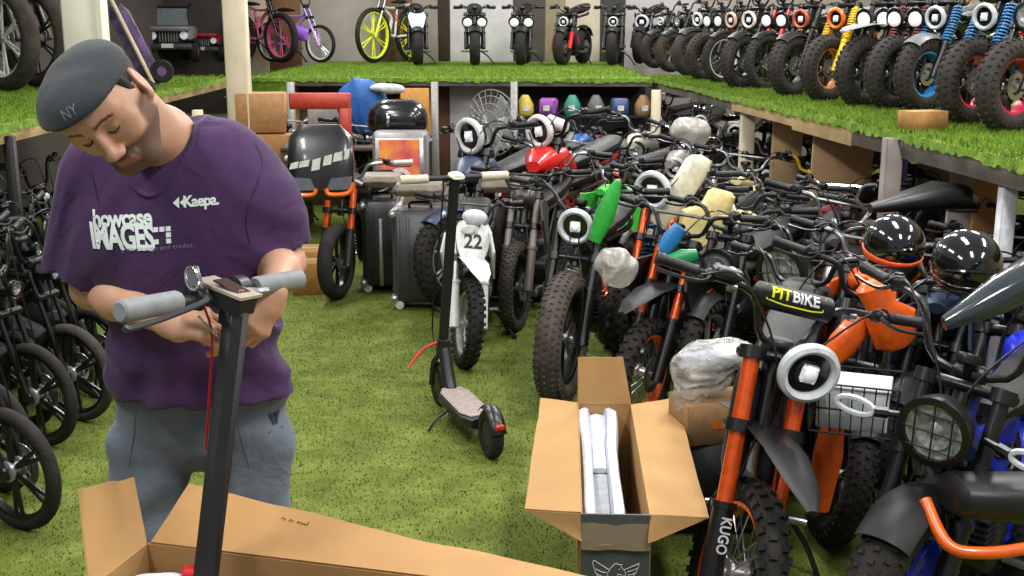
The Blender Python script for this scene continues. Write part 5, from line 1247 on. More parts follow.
# ------------------------------------------------------------------ suitcases
def suitcase(px, py, Y0, w, d, h, rz, m, lab, emblem=None):
    p = gp(px, py, 0); root = empty('suitcase', TR(p, rz), lab, 'suitcase', 'suitcases standing at the end of the aisle')
    MB().box((0, 0, h / 2 + .05), (w, d, h), bev=.035).build('shell', m, root)
    for s in (-1, 1):
        for t in (-.36, -.18, .18, .36): MB().box((t * w, s * (d / 2), h / 2 + .05), (w * .05, .012, h * .84), bev=.004).build('rib', m, root)
    for x in (-w / 2, w / 2):
        for z in (.075, h + .025): MB().box((x * .95, 0, z), (.05, d * 1.03, .05), bev=.016).build('corner_guard', ALU, root)
    
    MB().box((0, 0, h / 2 + .05), (w * 1.01, .022, h * 1.01), bev=.008).build('frame_seam', STEEL, root)
    for s in (-1, 1):
        for t in (-1, 1): MB().cyl((s * w * .38, t * d * .36 - .012, .028), (s * w * .38, t * d * .36 + .012, .028), .028, n=14).build('wheel', mat('c8c6c0', .5), root)
    MB().tube([V(-.07, 0, h + .05), V(-.06, 0, h + .085), V(.06, 0, h + .085), V(.07, 0, h + .05)], .009, 8, 3).build('handle', BLK, root)
    MB().box((0, -d / 2 - .004, h * .5), (.025, .012, h * .8), bev=.004).build('front_strip', ALU, root) if emblem is None else MB().lathe([(0, .003), (.05, .002), (.055, 0), (.055, -.004), (0, -.004)], (emblem * w, -d / 2 - .008, h * .66), (0, -1, 0), 20).lathe([(0, .007), (.02, .006), (.022, 0)], (emblem * w, -d / 2 - .008, h * .66), (0, -1, 0), 12).build('emblem', mat('b8963a', .4, metal=.5), root, label='round gold emblem')
SUIT = mat('2e2f31', .45); SUITG = mat('46484a', .45, metal=.3)
suitcase(384, 287, 0, .26, .42, .58, .05, SUIT, 'slim black suitcase with silver front strip, left of the grey one')
suitcase(422, 306, 0, .34, .26, .60, -.08, SUITG, 'dark grey suitcase with round gold emblem behind the aisle scooter', .12)
suitcase(506, 300, 0, .40, .26, .60, -.05, SUITG, 'dark grey suitcase with gold emblem behind the white dirt bike', .1)
suitcase(455, 268, 0, .44, .28, .56, .04, mat('5b554c', .5), 'brownish grey suitcase in the second row of the luggage')
suitcase(398, 262, 0, .42, .28, .56, .0, mat('6e665b', .5), 'taupe suitcase in the second row left of the aisle scooter bar')
suitcase(500, 258, 0, .50, .28, .62, .02, mat('7a7163', .5), 'wide beige grey suitcase in the second row near the red moped')
for (px, py, Y, w, lab) in ((384, 287, 7.4, .30, 'silver grey case lid lying on the slim black suitcase'), (422, 306, 6.9, .33, 'flat taupe case lying on the grey suitcase behind the scooter stem'), (506, 300, 7.2, .38, 'flat taupe case lying on the suitcase behind the white dirt bike')):
    p = gp(px, py, 0); zc = .78 if px != 384 else .76; o = MB().box((p.x, p.y, zc), (w, .30, .075), bev=.03).box((p.x, p.y - .152, zc + .005), (w * .3, .01, .02), bev=.004).build('flat_case', mat('6f6557', .5, var=.2, scale=12), None); tag(o, lab, 'case', 'flat cases on the suitcases')
# silver display case with a pink and orange sticker
p = at(402, 190, 8.6); root = empty('silver_case', TR(V(p.x, p.y, p.z - .02)), 'silver grey case with pink and orange sticker above the luggage', 'case')
MB().box((0, 0, .23), (.40, .26, .46), bev=.02).build('shell', mat('8d8789', .4, metal=.3), root)
MB().box((0, -.135, .22), (.36, .012, .40), bev=.004).box((0, -.138, .03), (.40, .03, .03), bev=.006).build('frame_rim', ALU, root)
MB().box((0, -.143, .26), (.30, .004, .30)).build('sticker', mat('c8405a', .5, scale=6, h2='f09a3c'), root, label='pink and orange sticker')
MB().lathe([(.055, 0), (.085, 0), (.085, .01), (.055, .01)], (0, -.147, .12), (0, -1, 0), 24, closed=True).build('ring_print', WHITE, root)
o = MB().box((p.x, p.y, (p.z - .03) / 2), (.42, .30, p.z - .03), bev=.01).build('packing_crate', mat('5a4c40', .8)); tag(o, 'dark brown crate under the silver case behind the suitcases', 'crate')
# pedestal fan
p = at(492, 122, 9.6); fan = empty('pedestal_fan', TR(V(p.x, p.y, 0)), 'grey pedestal fan in front of the pale partition', 'fan')
b = MB(); c = V(0, -.08, p.z); x, y, d_ = basis(V(-.6, -.8, 0))
for r in (.10, .16, .22, .27): b.tube([c + (x * math.cos(2 * PI * i / 28) + y * math.sin(2 * PI * i / 28)) * r - d_ * (.0 - (.27 - r) * .25) for i in range(28)], .004, 4, 0, True)
for i in range(24): 
    a = 2 * PI * i / 24; b.cyl(c + d_ * .06, c + (x * math.cos(a) + y * math.sin(a)) * .27, .003, n=4)
b.build('guard', mat('9a9a98', .4, metal=.4), fan)
b = MB()
for i in range(3):
    a = 2 * PI * i / 3; u = x * math.cos(a) + y * math.sin(a); w_ = x * -math.sin(a) + y * math.cos(a)
    b.slab([c + u * .04, c + u * .10 - w_ * .08 + d_ * .01, c + u * .23 - w_ * .07 + d_ * .015, c + u * .24 + w_ * .05 - d_ * .015, c + u * .08 + w_ * .03 - d_ * .01], .006)
b.build('fan_blade', mat('8c8c8a', .5), fan)
MB().cyl(c, c - d_ * .14, .06, .05, 16).build('motor_housing', mat('8c8c8a', .5), fan); MB().cyl((0, 0, .03), (0, 0, p.z), .018, n=10).build('pole', STEEL, fan)
MB().lathe([(0, .04), (.06, .035), (.2, .012), (.2, 0), (0, 0)], (0, 0, 0), (0, 0, 1), 24).build('base', DGREY, fan)

# ------------------------------------------------------------------ motorbike with black fairing behind the man's arm
nk, nS, nI = bike('motorbike', 'bike with big black front fairing, white lettering and orange clamp behind the man\'s arm', 'motorbike', None, (338, 299), -104, 0, 'fc', 0, R=.255, W=.10, knob=0, L=.52, hl='none', fender='none', frame=BLK, fork=ORANGE, lower=DGREY, rake=.30, bar=STEEL, grip=mat('c9c3b6', .6), tank='big', spoke='cast', bw=.9)
nw = nk.matrix_world.inverted()
pc = at(321, 160, 7.0)
FM = nk.matrix_world.inverted() @ (Matrix.Translation(V(pc.x, pc.y, pc.z - .22)) @ Matrix.Rotation(math.radians(6), 4, 'Z'))
bpy.context.view_layer.update(); FM = nk.matrix_world.inverted() @ (Matrix.Translation(V(pc.x, pc.y, pc.z - .22)) @ Matrix.Rotation(math.radians(6), 4, 'Z'))
fa = MB().loft([(V(0, 0, -.02), .13, .05), (V(0, -.02, .05), .20, .08), (V(0, -.01, .20), .205, .08), (V(0, .02, .36), .19, .06), (V(0, .05, .43), .12, .03)], 'z', 18, 4).build('front_fairing', mat('161617', .3, coat=.3), nk, FM)
for s in (-1, 1):
    MB().slab([V(s * .03, -.105, .05), V(s * .17, -.095, .05), V(s * .19, -.09, .13), V(s * .06, -.10, .12)], .02).build('lamp', mat('5c6068', .1, coat=.6), fa)
    MB().tube([V(s * .03, -.115, .06), V(s * .05, -.117, .025), V(s * .16, -.105, .03), V(s * .195, -.10, .09)], .013, 8, 3).build('trim_strip', ORP, fa)
b = MB()
for (x0, z0, w_, h_) in ((-.16, .20, .05, .05), (-.10, .21, .06, .05), (-.03, .205, .05, .08), (.04, .23, .05, .07), (.10, .25, .05, .065), (.155, .265, .03, .07)): b.prism([(x0 - w_ / 2, z0 - h_ / 2), (x0 + w_ / 2, z0 - h_ / 2 + .01), (x0 + w_ / 2 + .01, z0 + h_ / 2), (x0 - w_ / 2 + .012, z0 + h_ / 2 - .012)], .004, Matrix.Translation((0, -.099, 0)) @ Matrix.Rotation(PI / 2, 4, 'X'))
b.build('graphic', WHITE, fa)
MB().tube([V(0, .04, .15), V(.10, .10, .12), V(.24, .12, .05)], .016, 8, 3).build('bracket', STEEL, fa)
# ------------------------------------------------------------------ lettering and extras on the two nearest bikes
A_, T_0, B_0, pl_ = HI['A'], HI['T'], HI['B0'], HI['pl']
pc_ = V(pl_[1].x + .004, 0, pl_[1].z + .004); hw_ = .125
pd_ = MB().loft([(pc_ + V(0, -hw_, 0), .018, .020), (pc_ + V(0, -hw_ * .9, 0), .032, .036), (pc_ + V(0, hw_ * .9, 0), .032, .036), (pc_ + V(0, hw_, 0), .018, .020)], 'y', 16, 3).build('bar_pad', mat('0c0c0d', .45), hero, HS)
nv = V(.82, 0, .57).normalized(); yv_ = V(0, 1, 0); uv_ = nv.cross(yv_)
padm = MB().loft([(pc_ + V(0, -hw_, 0), .018, .020), (pc_ + V(0, -hw_ * .9, 0), .032, .036), (pc_ + V(0, hw_ * .9, 0), .032, .036), (pc_ + V(0, hw_, 0), .018, .020)], 'y', 16, 3)
padb = BVHTree.FromPolygons([Vector(p) for p in padm.v], padm.f)
nv = V(.80, 0, .60).normalized(); uv_ = nv.cross(yv_); YL = mat('d8dc10', .5)
def pad_text(t, y, sz, m, xs=1.0):
    tm = text_mesh(t, sz, xs, .0012, -.1, .005); drape(tm, pc_ + V(0, y, 0), yv_, uv_, padb, .0012, .1).build('lettering', m, pd_, sharp=0)
pad_text('PIT', -.052, .044, YL, 1.05); pad_text('BIKE', .025, .044, mat('d8dcdc', .5), 1.0)
def hug(a, b):
    h = padb.ray_cast(pc_ + yv_ * a + uv_ * b + nv * .1, -nv); return h[0] + nv * .0012 if h[0] is not None else pc_ + yv_ * a + uv_ * b
MB().tube([hug(a, b) for a, b in ((-.100, .022), (-.095, -.021), (-.04, -.026), (.05, -.026), (.082, -.022), (.086, .016))], .0022, 5, 0).build('outline', YL, pd_)
for sg in (1, -1): MB().cyl(V(pl_[1].x, sg * (abs(pl_[1].y) + .055), pl_[1].z + .002), V(pl_[1].x, sg * (abs(pl_[1].y) + .075), pl_[1].z + .004), .015, n=10).build('bar_clamp', STEEL, hero, HS)
dsp_ = MB().box(V(pl_[2].x + .01, pl_[2].y * .82, pl_[2].z + .02), (.05, .085, .03), bev=.006).build('control_box', mat('1c222a', .35), hero, HS)
MB().lathe([(0, .004), (.010, .004), (.010, 0)], V(pl_[2].x + .01, pl_[2].y * .78, pl_[2].z + .034), (.2, 0, 1), 12).build('button', mat('b8c4d0', .3), dsp_)
def leg_text(par, S_, I_, sg, txt, t0, sz, m):
    d_, fw_, fy_ = I_['d'], I_['fw'], I_['fy']; nn_ = V(math.cos(.4), 0, math.sin(.4)); c_ = I_['A'] + V(0, sg * fy_, 0) + fw_ + d_ * I_['L'] * t0
    tm = text_mesh(txt, sz, .8, .001); place_flat(tm, c_ + nn_ * (I_['ft'] * 1.42), -d_, nn_.cross(-d_), 0).build('lettering', m, par, S_, sharp=0)
leg_text(hero, HS, HI, -1, 'KUGO', .16, .045, mat('c9cccd', .5))
leg_text(a2, A2S, A2I, -1, 'KUGO', .78, .042, mat('d5d8d8', .5))
# dirt bike number
Hn = WI['H']; M_ = WS
tm = text_mesh('22', .115, .95, .003); q_ = Matrix.Translation(Hn) @ Matrix.Rotation(-.44 * .8, 4, 'Y') @ Matrix.Rotation(PI / 2, 4, 'Z') @ Matrix.Rotation(PI / 2, 4, 'X')
tm.v = [tuple(q_ @ V(a, b + .01, .0085)) for a, b, c in tm.v]; tm.build('number', mat('14182a', .5), wb_, M_, sharp=0)
MB().ell(Hn + V(-.03, 0, .15), (.04, .075, .045)).build('headlight', mat('c9ccd0', .25), wb_, M_)
# ------------------------------------------------------------------ wrapped, boxed and loose things among the bikes
def plastic(al=.55): return mat('b9b5ae', .22, var=.25, scale=14, bump=.9, bscale=35, trans=0, alpha=al, coat=.6)
def blob(name, c, r, Y, h, seed, m, lab, cat, amp=.02, fr=16, R=None, to_floor=None):
    c = at(c[0], c[1], Y)
    v_, f_ = sdf_mesh([el(c, r, None, .02), el(c + V(r[0] * .3, 0, -r[2] * .4), [x * .75 for x in r], None, .03)], h, lambda P: amp * np.abs(wnoise(P, fr, seed, 3)) - amp * .4)
    o = link(name, np_mesh(name, v_, f_, m, V(0, 0, 0)), None); tag(o, lab, cat); return o
blob('plastic_bag', (616, 266), (.09, .06, .09), 4.95, .007, 3, plastic(.62), 'crumpled clear plastic bag wrapped round a part beside the orange fork', 'plastic bag')
blob('plastic_bag', (690, 130), (.14, .10, .10), 8.2, .014, 5, plastic(.7), 'greyish plastic wrap bundle far back left of the cream post', 'plastic bag')
# parcel in bubble wrap on a carton
pb_ = at(714, 372, 3.95)
root = empty('wrapped_seat', TR(V(pb_.x, pb_.y, pb_.z - .08), 0, 0, 0, .74), 'bluish white part in crinkled clear wrap on a small carton left of the ring headlight', 'parcel')
MB().loft([(V(-.16, 0, .16), .05, .02), (V(-.10, 0, .17), .09, .045), (V(.05, 0, .19), .10, .05), (V(.16, 0, .22), .07, .03)], 'x', 14, 3).build('seat_part', mat('a9bccb', .4), root)
v_, f_ = sdf_mesh([el((-.05, 0, .13), (.16, .12, .13), None, .03), el((.07, 0, .20), (.14, .11, .07), None, .03), el((-.12, -.02, .0), (.07, .09, .12), None, .03)], .008, lambda P: .028 * np.abs(wnoise(P, 18, 8, 3)) - .01)
link('plastic_wrap', np_mesh('plastic_wrap', v_, f_, plastic(.5)), root)
pb2 = at(706, 408, 3.95); o = empty('cardboard_box', TR(V(pb2.x + .02, pb2.y, pb2.z - .09), .25), 'small brown carton with orange stamp under the crinkled wrap', 'box')
MB().box((0, 0, .06), (.26, .18, .15), bev=.003).build('carton', mat('8a6a45', .85), o)
MB().box((.0, -.092, .06), (.07, .002, .035)).box((0, -.0925, .06), (.05, .0025, .02)).build('stamp', mat('c8641e', .6), o)
sup = MB().box((pb2.x + .03, pb2.y + .02, (pb2.z - .10) / 2), (.30, .22, pb2.z - .11), bev=.01).build('plastic_crate', mat('141415', .6)); tag(sup, 'dark crate supporting the small stamped carton among the bikes', 'crate')
# helmets
def helmet(px, py, Y, r, rz, tilt, trim, lab):
    c = at(px, py, Y); root = empty('helmet', Matrix.Translation(c - V(0, 0, r * .7)) @ Matrix.Rotation(rz, 4, 'Z') @ Matrix.Rotation(tilt, 4, 'X'), lab, 'helmet', 'black helmets resting on bikes at the right')
    v_, f_ = sdf_mesh([el((0, 0, r * .7), (r, r * 1.12, r), None, .02), halfspace((0, 0, r * .12), (0, 0, -1), .01), el((0, 0, .0), (r * .8, r * .9, r * .8), None, .01, 's')], .006)
    link('shell', np_mesh('shell', v_, f_, mat('0b0b0c', .10, coat=.9)), root)
    v_, f_ = sdf_mesh([el((0, 0, r * .66), (r * 1.035, r * 1.155, r * 1.02), None, .02), halfspace((0, 0, r * .48), (0, -.15, 1), .004), halfspace((0, 0, r * .02), (0, 0, -1), .01), el((0, 0, .0), (r * .85, r * .95, r * .85), None, .01, 's')], .006)
    link('lower_trim', np_mesh('lower_trim', v_, f_, trim), root)
    MB().tube([V(-r * .7, -r * .85, r * .75), V(0, -r * 1.16, r * .85), V(r * .7, -r * .85, r * .75)], .006, 6, 4).build('visor_line', GLOSS, root); return root
helmet(893, 243, 3.9, .100, .2, .12, ORP, 'glossy black helmet with a bright orange lower rim')
h2_ = helmet(966, 262, 3.6, .108, -.2, .15, mat('151516', .2, coat=.8), 'glossy all black helmet with a small white mark')
place_flat(text_mesh('Z', .045, 1.2, .002), (.062, -.125, .045), (1, .35, .1), (-.1, 0, 1), .0).build('mark', WHITE, h2_, sharp=0)
# wire basket with a white carton
pbk = at(852, 425, 3.25); root = empty('wire_basket', TR(V(pbk.x, pbk.y, pbk.z), -.35), 'black wire basket between the two front headlights', 'basket')
w_, d2_, h_ = .26, .20, .15; b = MB()
for z, k in ((0, .9), (h_ * .5, .95), (h_, 1.0)):
    b.tube([V(-w_ / 2 * k, -d2_ / 2 * k, z), V(w_ / 2 * k, -d2_ / 2 * k, z), V(w_ / 2 * k, d2_ / 2 * k, z), V(-w_ / 2 * k, d2_ / 2 * k, z)], .0032, 5, 0, True)
for i in range(9):
    x = -w_ / 2 + w_ * i / 8
    for y in (-d2_ / 2, d2_ / 2): b.cyl((x * .9, y * .9, 0), (x, y, h_), .002, n=4)
    b.cyl((x * .9, -d2_ * .45, 0), (x * .9, d2_ * .45, 0), .002, n=4)
for i in range(6):
    y = -d2_ / 2 + d2_ * i / 5
    for x in (-w_ / 2, w_ / 2): b.cyl((x * .9, y * .9, 0), (x, y, h_), .002, n=4)
b.build('wire_frame', BLK, root)
o = empty('white_box', TR(V(pbk.x, pbk.y, pbk.z + .006), -.35), 'white carton sitting in the wire basket', 'box')
MB().box((0, 0, .065), (.20, .15, .125), bev=.004).build('carton', mat('b4b8c0', .6), o); MB().box((0, 0, .129), (.21, .16, .008), bev=.002).build('lid', mat('c2c5cb', .6), o)
# moulded body panels leaning in the crowd
def panel(name, secs, ax, m, M, lab, cat='body panel', e=2.6):
    o = MB().loft(secs, ax, 16, e).build(name, m, None, M); tag(o, lab, cat); return o
def orient(px, py, Y, rz=0, ry=0, rx=0): return Matrix.Translation(at(px, py, Y)) @ Matrix.Rotation(rz, 4, 'Z') @ Matrix.Rotation(ry, 4, 'Y') @ Matrix.Rotation(rx, 4, 'X')
panel('body_panel', [(V(0, 0, -.24), .05, .04), (V(0, 0, -.22), .065, .05), (V(0, 0, .14), .075, .055), (V(0, 0, .17), .06, .05), (V(.02, 0, .20), .035, .03)], 'z', mat('cfc9b0', .35, coat=.3), orient(683, 188, 6.1, 0, .55), 'long off-white plastic panel leaning left of the cream ring lamp')
panel('body_panel', [(V(.02, 0, -.28), .05, .03), (V(.03, 0, -.24), .07, .04), (V(0, 0, -.10), .13, .05), (V(-.02, 0, .02), .12, .05), (V(.03, 0, .08), .08, .05), (V(.04, 0, .15), .075, .045), (V(.04, 0, .17), .05, .03)], 'z', mat('cdbd80', .4, coat=.2), orient(706, 220, 5.9, 0, .25), 'cream yellow moulded panel behind the white ring lamp')
panel('body_panel', [(V(0, 0, -.15), .03, .03), (V(0, 0, -.02), .05, .04), (V(0, 0, .1), .035, .03), (V(0, 0, .16), .015, .02)], 'z', mat('2c9a36', .4), orient(606, 212, 5.4, 0, .35), 'bright green narrow plastic panel beside the orange fork')
panel('body_panel', [(V(0, 0, -.07), .03, .03), (V(0, 0, .0), .04, .03), (V(0, 0, .06), .025, .02)], 'z', mat('17824a', .4), orient(684, 258, 4.9, 0, 1.3), 'small green plastic part below the cream panel')
panel('body_panel', [(V(0, 0, -.07), .03, .03), (V(0, 0, .0), .04, .035), (V(0, 0, .06), .03, .03)], 'z', mat('1f6fa8', .4), orient(672, 238, 4.95, 0, .6), 'small blue plastic part between two orange forks')
panel('body_panel', [(V(0, 0, -.13), .04, .03), (V(0, 0, -.11), .07, .04), (V(.01, 0, -.02), .085, .05), (V(-.01, 0, .03), .05, .04), (V(-.02, 0, .10), .055, .04), (V(-.02, 0, .12), .03, .02)], 'z', mat('d8590f', .35, coat=.3), orient(886, 312, 3.75, 0, -.35), 'big orange plastic tank panel right of the ring headlight')
panel('body_panel', [(V(0, 0, -.10), .03, .03), (V(0, 0, -.02), .05, .04), (V(0, 0, .05), .045, .04), (V(0, 0, .10), .02, .03)], 'z', mat('d8590f', .35, coat=.3), orient(846, 340, 3.8, 0, .6), 'smaller orange plastic panel just behind the ring headlight')
panel('body_panel', [(V(0, 0, -.18), .03, .04), (V(0, 0, .0), .045, .04), (V(0, 0, .13), .03, .04)], 'z', mat('c8510f', .4), orient(828, 455, 3.45, 0, .1), 'tall orange plastic cover seen through the gap under the basket')
panel('body_panel', [(V(-.25, 0, -.05), .03, .02), (V(-.1, 0, .0), .07, .05), (V(.1, 0, .07), .09, .06), (V(.3, 0, .14), .06, .03)], 'x', mat('2c3538', .15, coat=.8), orient(1034, 288, 3.1, -.15, -.25), 'glossy grey green fuel tank at the right edge under the black helmet')
o = MB().tube([at(925, 500, 2.75), at(948, 545, 2.65), at(985, 553, 2.62), at(1030, 548, 2.62)], .016, 12, 6).build('orange_frame_tube', mat('d8590f', .3, coat=.4)); tag(o, 'curved orange frame tube low at the right edge', 'frame tube')
panel('seat_cover', [(V(-.13, 0, 0), .06, .03), (V(-.11, 0, .01), .08, .05), (V(.10, 0, .01), .09, .06), (V(.12, 0, .0), .08, .04)], 'x', mat('0c0d0e', .4), orient(995, 500, 2.75, .1, .1), 'black moulded cover inside the curved orange tube', 'cover')
panel('seat_cover', [(V(-.24, 0, 0), .03, .02), (V(-.1, 0, .02), .07, .04), (V(.05, 0, .04), .10, .06), (V(.17, 0, .03), .09, .05), (V(.22, 0, .01), .03, .03)], 'x', mat('0c0c0d', .4), orient(925, 205, 4.9, .05, -.05), 'long black bike seat lying under the right shelf', 'seat')
# small carton on the right shelf
pq = gp(922, 128, 1.32); o = empty('cardboard_box', TR(V(pq.x, pq.y, 1.312), .35), 'small brown carton on the right shelf before the blue rimmed wheel', 'box')
MB().box((0, 0, .045), (.20, .12, .09), bev=.002).build('carton', mat('9a6f3e', .85), o); MB().box((-.02, 0, .0905), (.16, .03, .001)).build('tape', mat('b08a58', .6), o)
# white tube and far left stock
o = MB().cyl(at(549, 120, 8.4), at(566, 127, 8.3), .042, n=18).build('white_tube', mat('cfcdc8', .5)); tag(o, 'short white tube lying on the bikes right of the red moped', 'tube')
# under the back shelf at the left
xa, xb = at(291, 100, 10).x, at(428, 100, 10.2).x; rk0 = empty('storage_rack', TR(V((xa + xb) / 2, 10.05, 0)), 'plain rack behind the luggage carrying the blue tarpaulin and grey crate', 'rack')
MB().box((0, 0, .805), (xb - xa, 1.2, .03), bev=.004).build('shelf_plate', mat('4c4035', .8), rk0)
for sx in (-1, 1):
    for sy in (-.56, .56): MB().box((sx * (xb - xa) / 2 * .96, sy, .395), (.05, .05, .79)).build('post', mat('4c4035', .8), rk0)
o = MB().box((at(320, 101, 9.6).x, 9.6, at(320, 101, 9.6).z), (.50, .10, .13), bev=.01).box((at(345, 108, 9.6).x, 9.6, .98), (.09, .10, .32), bev=.01).build('red_bracket', mat('b03a28', .5)); tag(o, 'red painted metal bracket above the black fairing', 'bracket')
blob('blue_tarpaulin', (362, 105), (.22, .12, .24), 10.2, .018, 11, mat('1c5aa0', .6), 'blue tarpaulin bundle hanging under the back shelf', 'tarpaulin', .03, 7)
blob('white_sack', (386, 88), (.15, .08, .045), 10.1, .014, 13, mat('c8c8c4', .7), 'white cloth sack on the blue tarpaulin', 'sack', .02, 9)
o = MB().box((at(415, 108, 10.6).x, 10.6, 1.03), (.26, .02, .42), bev=.004).build('orange_board', mat('b8843c', .7)); tag(o, 'orange brown board behind the black top case', 'board')
pt = at(398, 135, 9.0); root = empty('top_case', TR(pt), 'black glossy top case over the silver case', 'case')
MB().loft([(V(0, 0, 0), .22, .14), (V(0, 0, .10), .25, .16), (V(0, 0, .22), .22, .14), (V(0, 0, .28), .14, .09)], 'z', 18, 3.2).build('shell', mat('141415', .2, coat=.6), root, subd=1)
MB().box((-.06, -.165, .13), (.03, .012, .10), bev=.004).build('latch', CHROME, root)
MB().tube([V(.1, -.1, -.02), V(.2, -.18, -.04), V(.26, -.1, -.03)], .02, 8, 3).build('carry_handle', STEEL, root)
for (x0, y0, w, h, Y, m, lab) in ((262, 112, .42, .34, 10.3, 'a77d50', 'brown carton stacked under the left end of the back shelf'), (272, 160, .40, .46, 10.2, '93693e', 'brown carton on the floor stack behind the man\'s shoulder'), (325, 98, .30, .28, 10.5, '8d8a84', 'grey panelled crate under the back shelf left of the blue tarpaulin'),
                              (305, 245, .22, .26, 8.0, 'a77a3c', 'small tan carton on the floor below the black fairing'), (312, 262, .26, .22, 7.8, '9c7036', 'low tan carton on the turf behind the spoked black wheel')):
    p = at(x0, y0, Y); z0 = max(p.z - h / 2, 0)
    if y0 > 200: z0 = 0
    if x0 == 325: z0 = .822
    o = empty('cardboard_box', TR(V(p.x, Y, z0), .1), lab, 'box'); MB().box((0, 0, h / 2), (w, .3, h), bev=.004).build('carton', mat(m, .85), o); MB().box((0, 0, h + .001), (w * .98, .05, .002)).build('tape', mat('b59a6a', .5), o)
# dark stock shelves between the posts behind the red moped
rk = empty('storage_rack', TR(V(at(585, 120, 11.2).x, 11.2, 0)), 'dark metal storage rack under the right half of the back shelf', 'rack')
for z in (.25, .60, .95): MB().box((0, 0, z), (1.35, .36, .02)).build('shelf_plate', DGREY, rk)
for sx in (-.66, .66): MB().box((sx, -.16, .6), (.035, .035, 1.2)).build('post', DGREY, rk)
RC = ['1e5f8a', 'b9a63a', '4d7c5c', '8a4a9c', 'a8a49c', '2f7a6c', 'a83a34', '5c5a58', 'c9c2b0', '3a4a78', '7c9c3c', '8c6a48']
NM = ['blue', 'mustard', 'sage green', 'violet', 'pale grey', 'teal', 'red', 'dark grey', 'off-white', 'navy', 'lime', 'tan']
r_ = random.Random(12)
for i in range(12):
    lvl = (.61, .96)[i % 2]; x = at(585, 120, 11.2).x - .58 + (i // 2) * .225
    o = empty('spare_part', TR(V(x, 11.1, lvl), r_.uniform(-.4, .4)), '%s packed spare part on the %s level of the dark rack' % (NM[i], 'top' if i % 2 else 'middle'), 'spare part', 'spare parts on the rack')
    b = MB().lathe([(0, 0), (.07, 0), (.085, .03), (.08, .10), (.05, .16), (.03, .19), (0, .19)], (0, 0, 0), (0, 0, 1), 14) if i % 3 else MB().box((0, 0, .08), (.16, .14, .16), bev=.02)
    b.build('pack', mat(RC[i], .5), o); MB().box((0, -.086, .07), (.06, .006, .05)).build('tag', WHITE, o)
# ------------------------------------------------------------------ ride-on jeeps and small scooter on the left shelf
def jeep(px, py, w, rz, m, lab):
    p = gp(px, py, 1.306); root = empty('ride_on_jeep', TR(V(p.x, p.y, 1.306), rz), lab, 'toy car', 'ride-on jeeps on the left shelf'); s = w / .7
    def b_(): return MB()
    MB().box((0, .30 * s, .30 * s), (.56 * s, .80 * s, .26 * s), bev=.04).box((0, .62 * s, .42 * s), (.50 * s, .40 * s, .14 * s), bev=.03).build('body', m, root)
    MB().box((0, -.10 * s, .40 * s), (.50 * s, .24 * s, .06 * s), bev=.02).build('bonnet', m, root)
    g = MB().box((0, -.12 * s, .30 * s), (.44 * s, .03, .16 * s), bev=.01).build('grille', mat('1a1a1b', .5), root)
    b = MB()
    for i in range(7): b.box(((i - 3) * .034 * s, -.14 * s, .30 * s), (.010, .012, .12 * s))
    b.build('grille_bars', mat('8c8c8c', .4), g)
    for sx in (-1, 1):
        h = MB().lathe([(0, -.02), (.045 * s, -.015), (.048 * s, .01), (0, .012)], (sx * .185 * s, -.15 * s, .32 * s), (0, -1, 0), 16).build('headlight', LENS, root)
        MB().box((sx * .27 * s, -.02 * s, .26 * s), (.12 * s, .30 * s, .03), bev=.01).build('wheel_arch', MATTE, root)
        for yy in (-.03, .62):
            w0 = MB().lathe([(.07 * s, -.05), (.13 * s, -.055), (.145 * s, -.03), (.145 * s, .03), (.13 * s, .055), (.07 * s, .05)], (sx * .29 * s, yy * s, .145 * s), (1, 0, 0), 20, closed=True).build('wheel', RUB, root)
            MB().cyl((sx * .29 * s - .04, yy * s, .145 * s), (sx * .29 * s + .04, yy * s, .145 * s), .075 * s, n=12).build('hub_cap', ALU, w0)
    MB().box((0, -.22 * s, .19 * s), (.58 * s, .07 * s, .07 * s), bev=.015).build('bumper', mat('3a3a3c', .4), root)
    MB().box((0, -.26 * s, .20 * s), (.14 * s, .01, .05 * s)).build('licence_plate', WHITE, root)
    b = MB()
    for sx in (-1, 1): b.tube([V(sx * .24 * s, .05 * s, .42 * s), V(sx * .22 * s, .12 * s, .66 * s), V(sx * .22 * s, .5 * s, .68 * s), V(sx * .24 * s, .6 * s, .42 * s)], .014 * s, 6, 3)
    b.cyl((-.22 * s, .12 * s, .66 * s), (.22 * s, .12 * s, .66 * s), .014 * s, n=6); b.build('windscreen_frame', MATTE, root)
    MB().slab([V(-.22 * s, .06 * s, .44 * s), V(.22 * s, .06 * s, .44 * s), V(.21 * s, .11 * s, .64 * s), V(-.21 * s, .11 * s, .64 * s)], .006).build('windscreen', mat('8a9498', .1, alpha=.5), root)
jeep(172, 62, .78, .12, mat('7c7c7c', .4), 'grey ride-on jeep with black grille, left of the red one')
jeep(206, 61, .62, -.05, mat('a02424', .35), 'dark red ride-on jeep beside the narrow cream pillar')
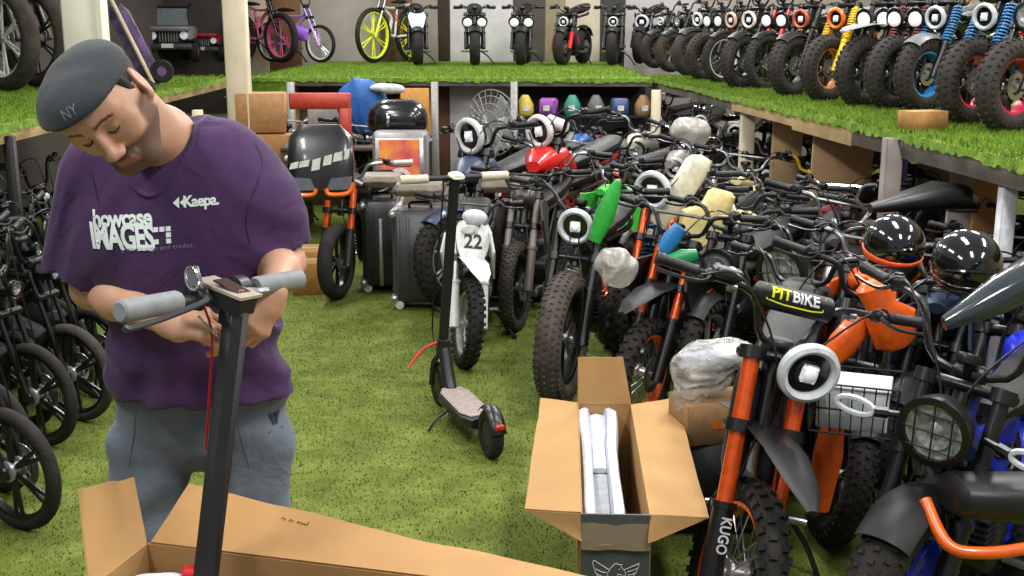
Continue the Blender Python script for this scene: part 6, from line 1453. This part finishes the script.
def toy_scooter(p, rz, lean, c1, lab):
    root = empty('kick_scooter', TR(p, rz, 0, -.42, 1), lab, 'scooter')
    MB().loft([(V(0, 0, .0), .05, .012), (V(0, 0, .06), .085, .016), (V(0, 0, .62), .085, .016), (V(0, 0, .70), .05, .012)], 'z', 14, 4).build('deck', mat(c1, .5, scale=12, h2='3c2f4a'), root)
    MB().cyl((0, -.06, .02), (.02, -.10, .95), .017, n=10).build('stem', mat('c9b49a', .4), root)
    hb = MB().cyl((-.2, -.10, .95), (.24, -.10, .95), .013, n=8).build('handlebar', STEEL, root)
    for s in (-1, 1): MB().cyl((.02 + s * .22, -.10, .95), (.02 + s * .12, -.10, .95), .018, n=10).build('grip', BLK, hb)
    for s in (-1, 1): 
        w0 = MB().lathe([(.04, -.02), (.085, -.022), (.095, 0), (.085, .022), (.04, .02)], (s * .11, -.05, .08), (0, 1, 0) if s > 0 else (0, 1, 0), 20, closed=True).build('wheel', RUB, root)
        MB().lathe([(0, -.015), (.045, -.015), (.045, .015), (0, .015)], (s * .11, -.05, .08), (0, 1, 0), 14).build('rim', mat('6a4a7c', .4), w0)
    MB().box((0, -.04, .08), (.24, .03, .03), bev=.008).build('axle', DGREY, root)
pz = gp(156, 86, 1.306); toy_scooter(V(pz.x, pz.y, 1.312), .1, 0, '6f5a8c', 'kids scooter with purple patterned deck stood upright on the left shelf')
bpy.data.objects[-1] if 0 else None
# ------------------------------------------------------------------ camera and light
cam = bpy.data.cameras.new('camera'); cam.sensor_width = 36; cam.lens = 36 * F / 1024; cam.clip_start = .05; cam.clip_end = 60
co = bpy.data.objects.new('camera', cam); COL.objects.link(co); co.location = CAM; co.rotation_euler = (PI / 2 - PITCH, 0, 0); SC.camera = co
def area(x, y, z, sx, sy, w, c=(1, .97, .93), rx=0, ry=0):
    l = bpy.data.lights.new('ceiling_lamp', 'AREA'); l.shape = 'RECTANGLE'; l.size = sx; l.size_y = sy; l.energy = w; l.color = c
    o = bpy.data.objects.new('ceiling_lamp', l); COL.objects.link(o); o.location = (x, y, z); o.rotation_euler = (rx, ry, 0)
for x in (-1.8, 1.2, 3.6):
    for y in (1.2, 4.2, 7.4, 10.8, 14):
        area(x, y, 3.7, .35, 1.5, 88)
w = bpy.data.worlds.new('world'); SC.world = w; w.use_nodes = True
w.node_tree.nodes['Background'].inputs[0].default_value = (.82, .87, .95, 1); w.node_tree.nodes['Background'].inputs[1].default_value = .42
SC.view_settings.view_transform = 'Standard'; SC.view_settings.look = 'None'; SC.view_settings.gamma = 1; SC.view_settings.exposure = 0.0; SC.view_settings.use_curve_mapping = False
